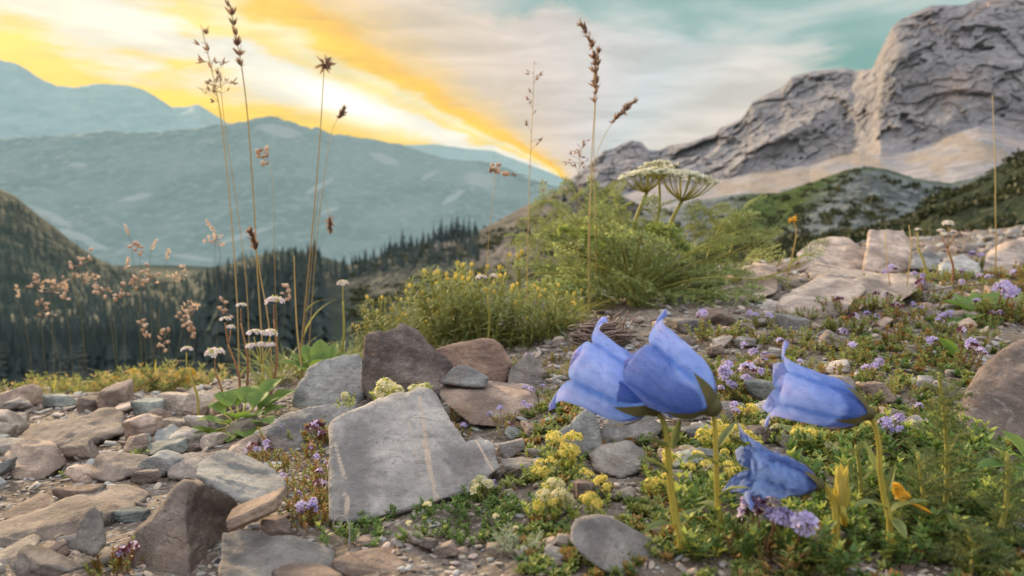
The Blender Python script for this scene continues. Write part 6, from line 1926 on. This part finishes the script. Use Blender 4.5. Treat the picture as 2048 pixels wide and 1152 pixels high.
# the rest of the wood: one mass
def wood():
    mb = MB()
    r = np.random.default_rng(721)
    V, Fc = [], []
    for k in range(6):
        u = k / 5; L = 2.5 * (1 - u) ** .8 + .2
        for j in range(6 - k // 2):
            a = r.uniform(0, 6.28); c, s = math.cos(a), math.sin(a); z = 1.0 + 10.5 * u
            n0 = len(V)
            V += [(-.45 * L * s, .45 * L * c, z), (L * c, L * s, z - .9 * (1 - u) - .2), (.45 * L * s, -.45 * L * c, z), (0, 0, z + 2.2)]
            Fc += [(n0, n0 + 1, n0 + 2, n0 + 3)]
    V = np.array(V, float); Fc = np.array([q for f in Fc for q in ((f[0], f[1], f[3]), (f[1], f[2], f[3]))])
    val = bpy.data.objects['valley']; hill = bpy.data.objects['dark_valley_hill']; rnd = bpy.data.objects['round_wooded_hill']; spur = bpy.data.objects['scree_spur']
    T, S_ = [], []
    for k in range(26000):
        d = math.exp(rt.uniform(math.log(100), math.log(1450))); px = rt.uniform(-750, 1050)
        x = (px - 1024) / F * d; y = d
        z = -1e9
        for o in (val, rnd, hill, spur):
            if o is spur and not (rt.uniform() < .5 and px < 960): 
                ok, loc, n, i = o.ray_cast(Vector((x, y, 5000)), Vector((0, 0, -1)))
                if ok: z = 1e9
                continue
            ok, loc, n, i = o.ray_cast(Vector((x, y, 5000)), Vector((0, 0, -1)))
            if ok: z = max(z, loc.z)
        if abs(z) > 1e8: continue
        if px > 640 and d < 230: continue
        if fbm(np.array([x / 120, y / 120, 0.]), 2, 88) < -.3 and d > 300: continue
        if z > CAM[2] - .058 * d * (1 if px < 640 else .3): pass
        T.append((x, y, z)); S_.append(rt.uniform(.3, 1.15) * (1 if px < 640 else .42))
    n = len(T); a = rt.uniform(0, 6.28, n); c, s = np.cos(a), np.sin(a); o0 = np.zeros(n); e = o0 + 1
    M = np.stack([np.stack([c, -s, o0], -1), np.stack([s, c, o0], -1), np.stack([o0, o0, e], -1)], 1)
    mb.stamp(V, Fc, M, np.array(T), np.array(S_), a=rt.uniform(0, 1, n))
    tag(mb.build('conifer_wood', M_FARN), kind='stuff')
wood()

# shrubs on the slopes below the cliff: a ragged mass
def scrub():
    r = np.random.default_rng(750)
    B_ = []
    lv, lf = leaf(3, .7, None, .3, .2)
    for k in range(3):
        b = MB(); n = 44; d = rdirs(r, n, .2, .8)
        b.stamp(lv, lf, frames(d + r.normal(0, .4, (n, 3)), r.uniform(0, 6, n)), d * np.array([.8, .8, .55]) * r.uniform(.3, 1, (n, 1)), r.uniform(.25, .5, n), a=r.uniform(0, 1, n))
        B_.append((np.concatenate(b.v), np.concatenate(b.f)))
    mb = MB()
    for nm, n, x0, x1, d0, d1, s0, s1 in (('scrubby_slope', 1500, 1300, 2300, 30, 80, .35, 1.0), ('rocky_knoll', 900, 1150, 2200, 95, 200, .6, 1.7), ('scree_spur', 1100, 700, 1300, 130, 380, .8, 2.4)):
        T, sc = [], []
        for k in range(n):
            d = r.uniform(d0, d1); px = r.uniform(x0, x1); x = (px - 1024) / F * d
            z = terr(x, d, nm)
            if z is None or fbm(np.array([x / (d0 * .25), d / (d0 * .25), 0.]), 2, 89) < -.1: continue
            T.append((x, d, z)); sc.append(r.uniform(s0, s1))
        T = np.array(T); sc = np.array(sc); kd = r.integers(0, 3, len(T)); a = r.uniform(0, 6.28, len(T))
        for k in range(3):
            q = kd == k
            c, s_ = np.cos(a[q]), np.sin(a[q]); o = np.zeros(q.sum()); e = o + 1
            M = np.stack([np.stack([c, -s_, o], -1), np.stack([s_, c, o], -1), np.stack([o, o, e], -1)], 1)
            mb.stamp(*B_[k], M, T[q], sc[q], a=r.uniform(0, 1, q.sum()))
    m = leaf_mat('shrub_leaf', (.022, .032, .014), (.062, .072, .028), .15, None, .5)
    tag(mb.build('hillside_scrub', m), kind='stuff')
scrub()
# ------------------------------------------------------------------ labels that single out each of the small repeats
ORD = ['nearest', 'second', 'third', 'fourth', 'fifth', 'sixth', 'seventh', 'eighth', 'ninth', 'tenth', 'eleventh', 'twelfth', 'thirteenth', 'fourteenth', 'fifteenth', 'sixteenth', 'seventeenth', 'eighteenth', 'nineteenth', 'twentieth']
def settle_labels():
    rec = {}
    for ob, desc, px, py in AUTO:
        L = sorted(LAND, key=lambda q: ((q[1] - px) ** 2 + ((q[2] - py) * 1.5) ** 2))[0]
        dx, dy = px - L[1], (py - L[2]) * 1.5
        if abs(dx) > abs(dy):
            side = 'right of' if dx > 0 else 'left of'
        else:
            side = 'in front of' if dy > 0 else 'behind'
        rec.setdefault((desc, side, L[0]), []).append((dx * dx + dy * dy, ob))
    for (desc, side, land), lst in rec.items():
        lst.sort(key=lambda q: q[0])
        for k, (_, ob) in enumerate(lst):
            if len(lst) == 1:
                ob['label'] = '%s %s %s' % (desc, side, land)
            else:
                ob['label'] = '%s %s %s, %s' % (desc, side, land, 'nearest to it' if k == 0 else ORD[min(k, 19)] + ' nearest')
for a in AUTO:
    if a[0].name.startswith('stone'):
        tag(a[0], None, 'stone', 'loose stones scattered over the scree')
for o in COL.objects:
    if 'category' in o and 'kind' not in o:
        o['kind'] = 'thing'
settle_labels()
for o in COL.objects:
    if 'label' in o and len(o['label'].split()) > 16:
        print('LONG', len(o['label'].split()), o['label'])
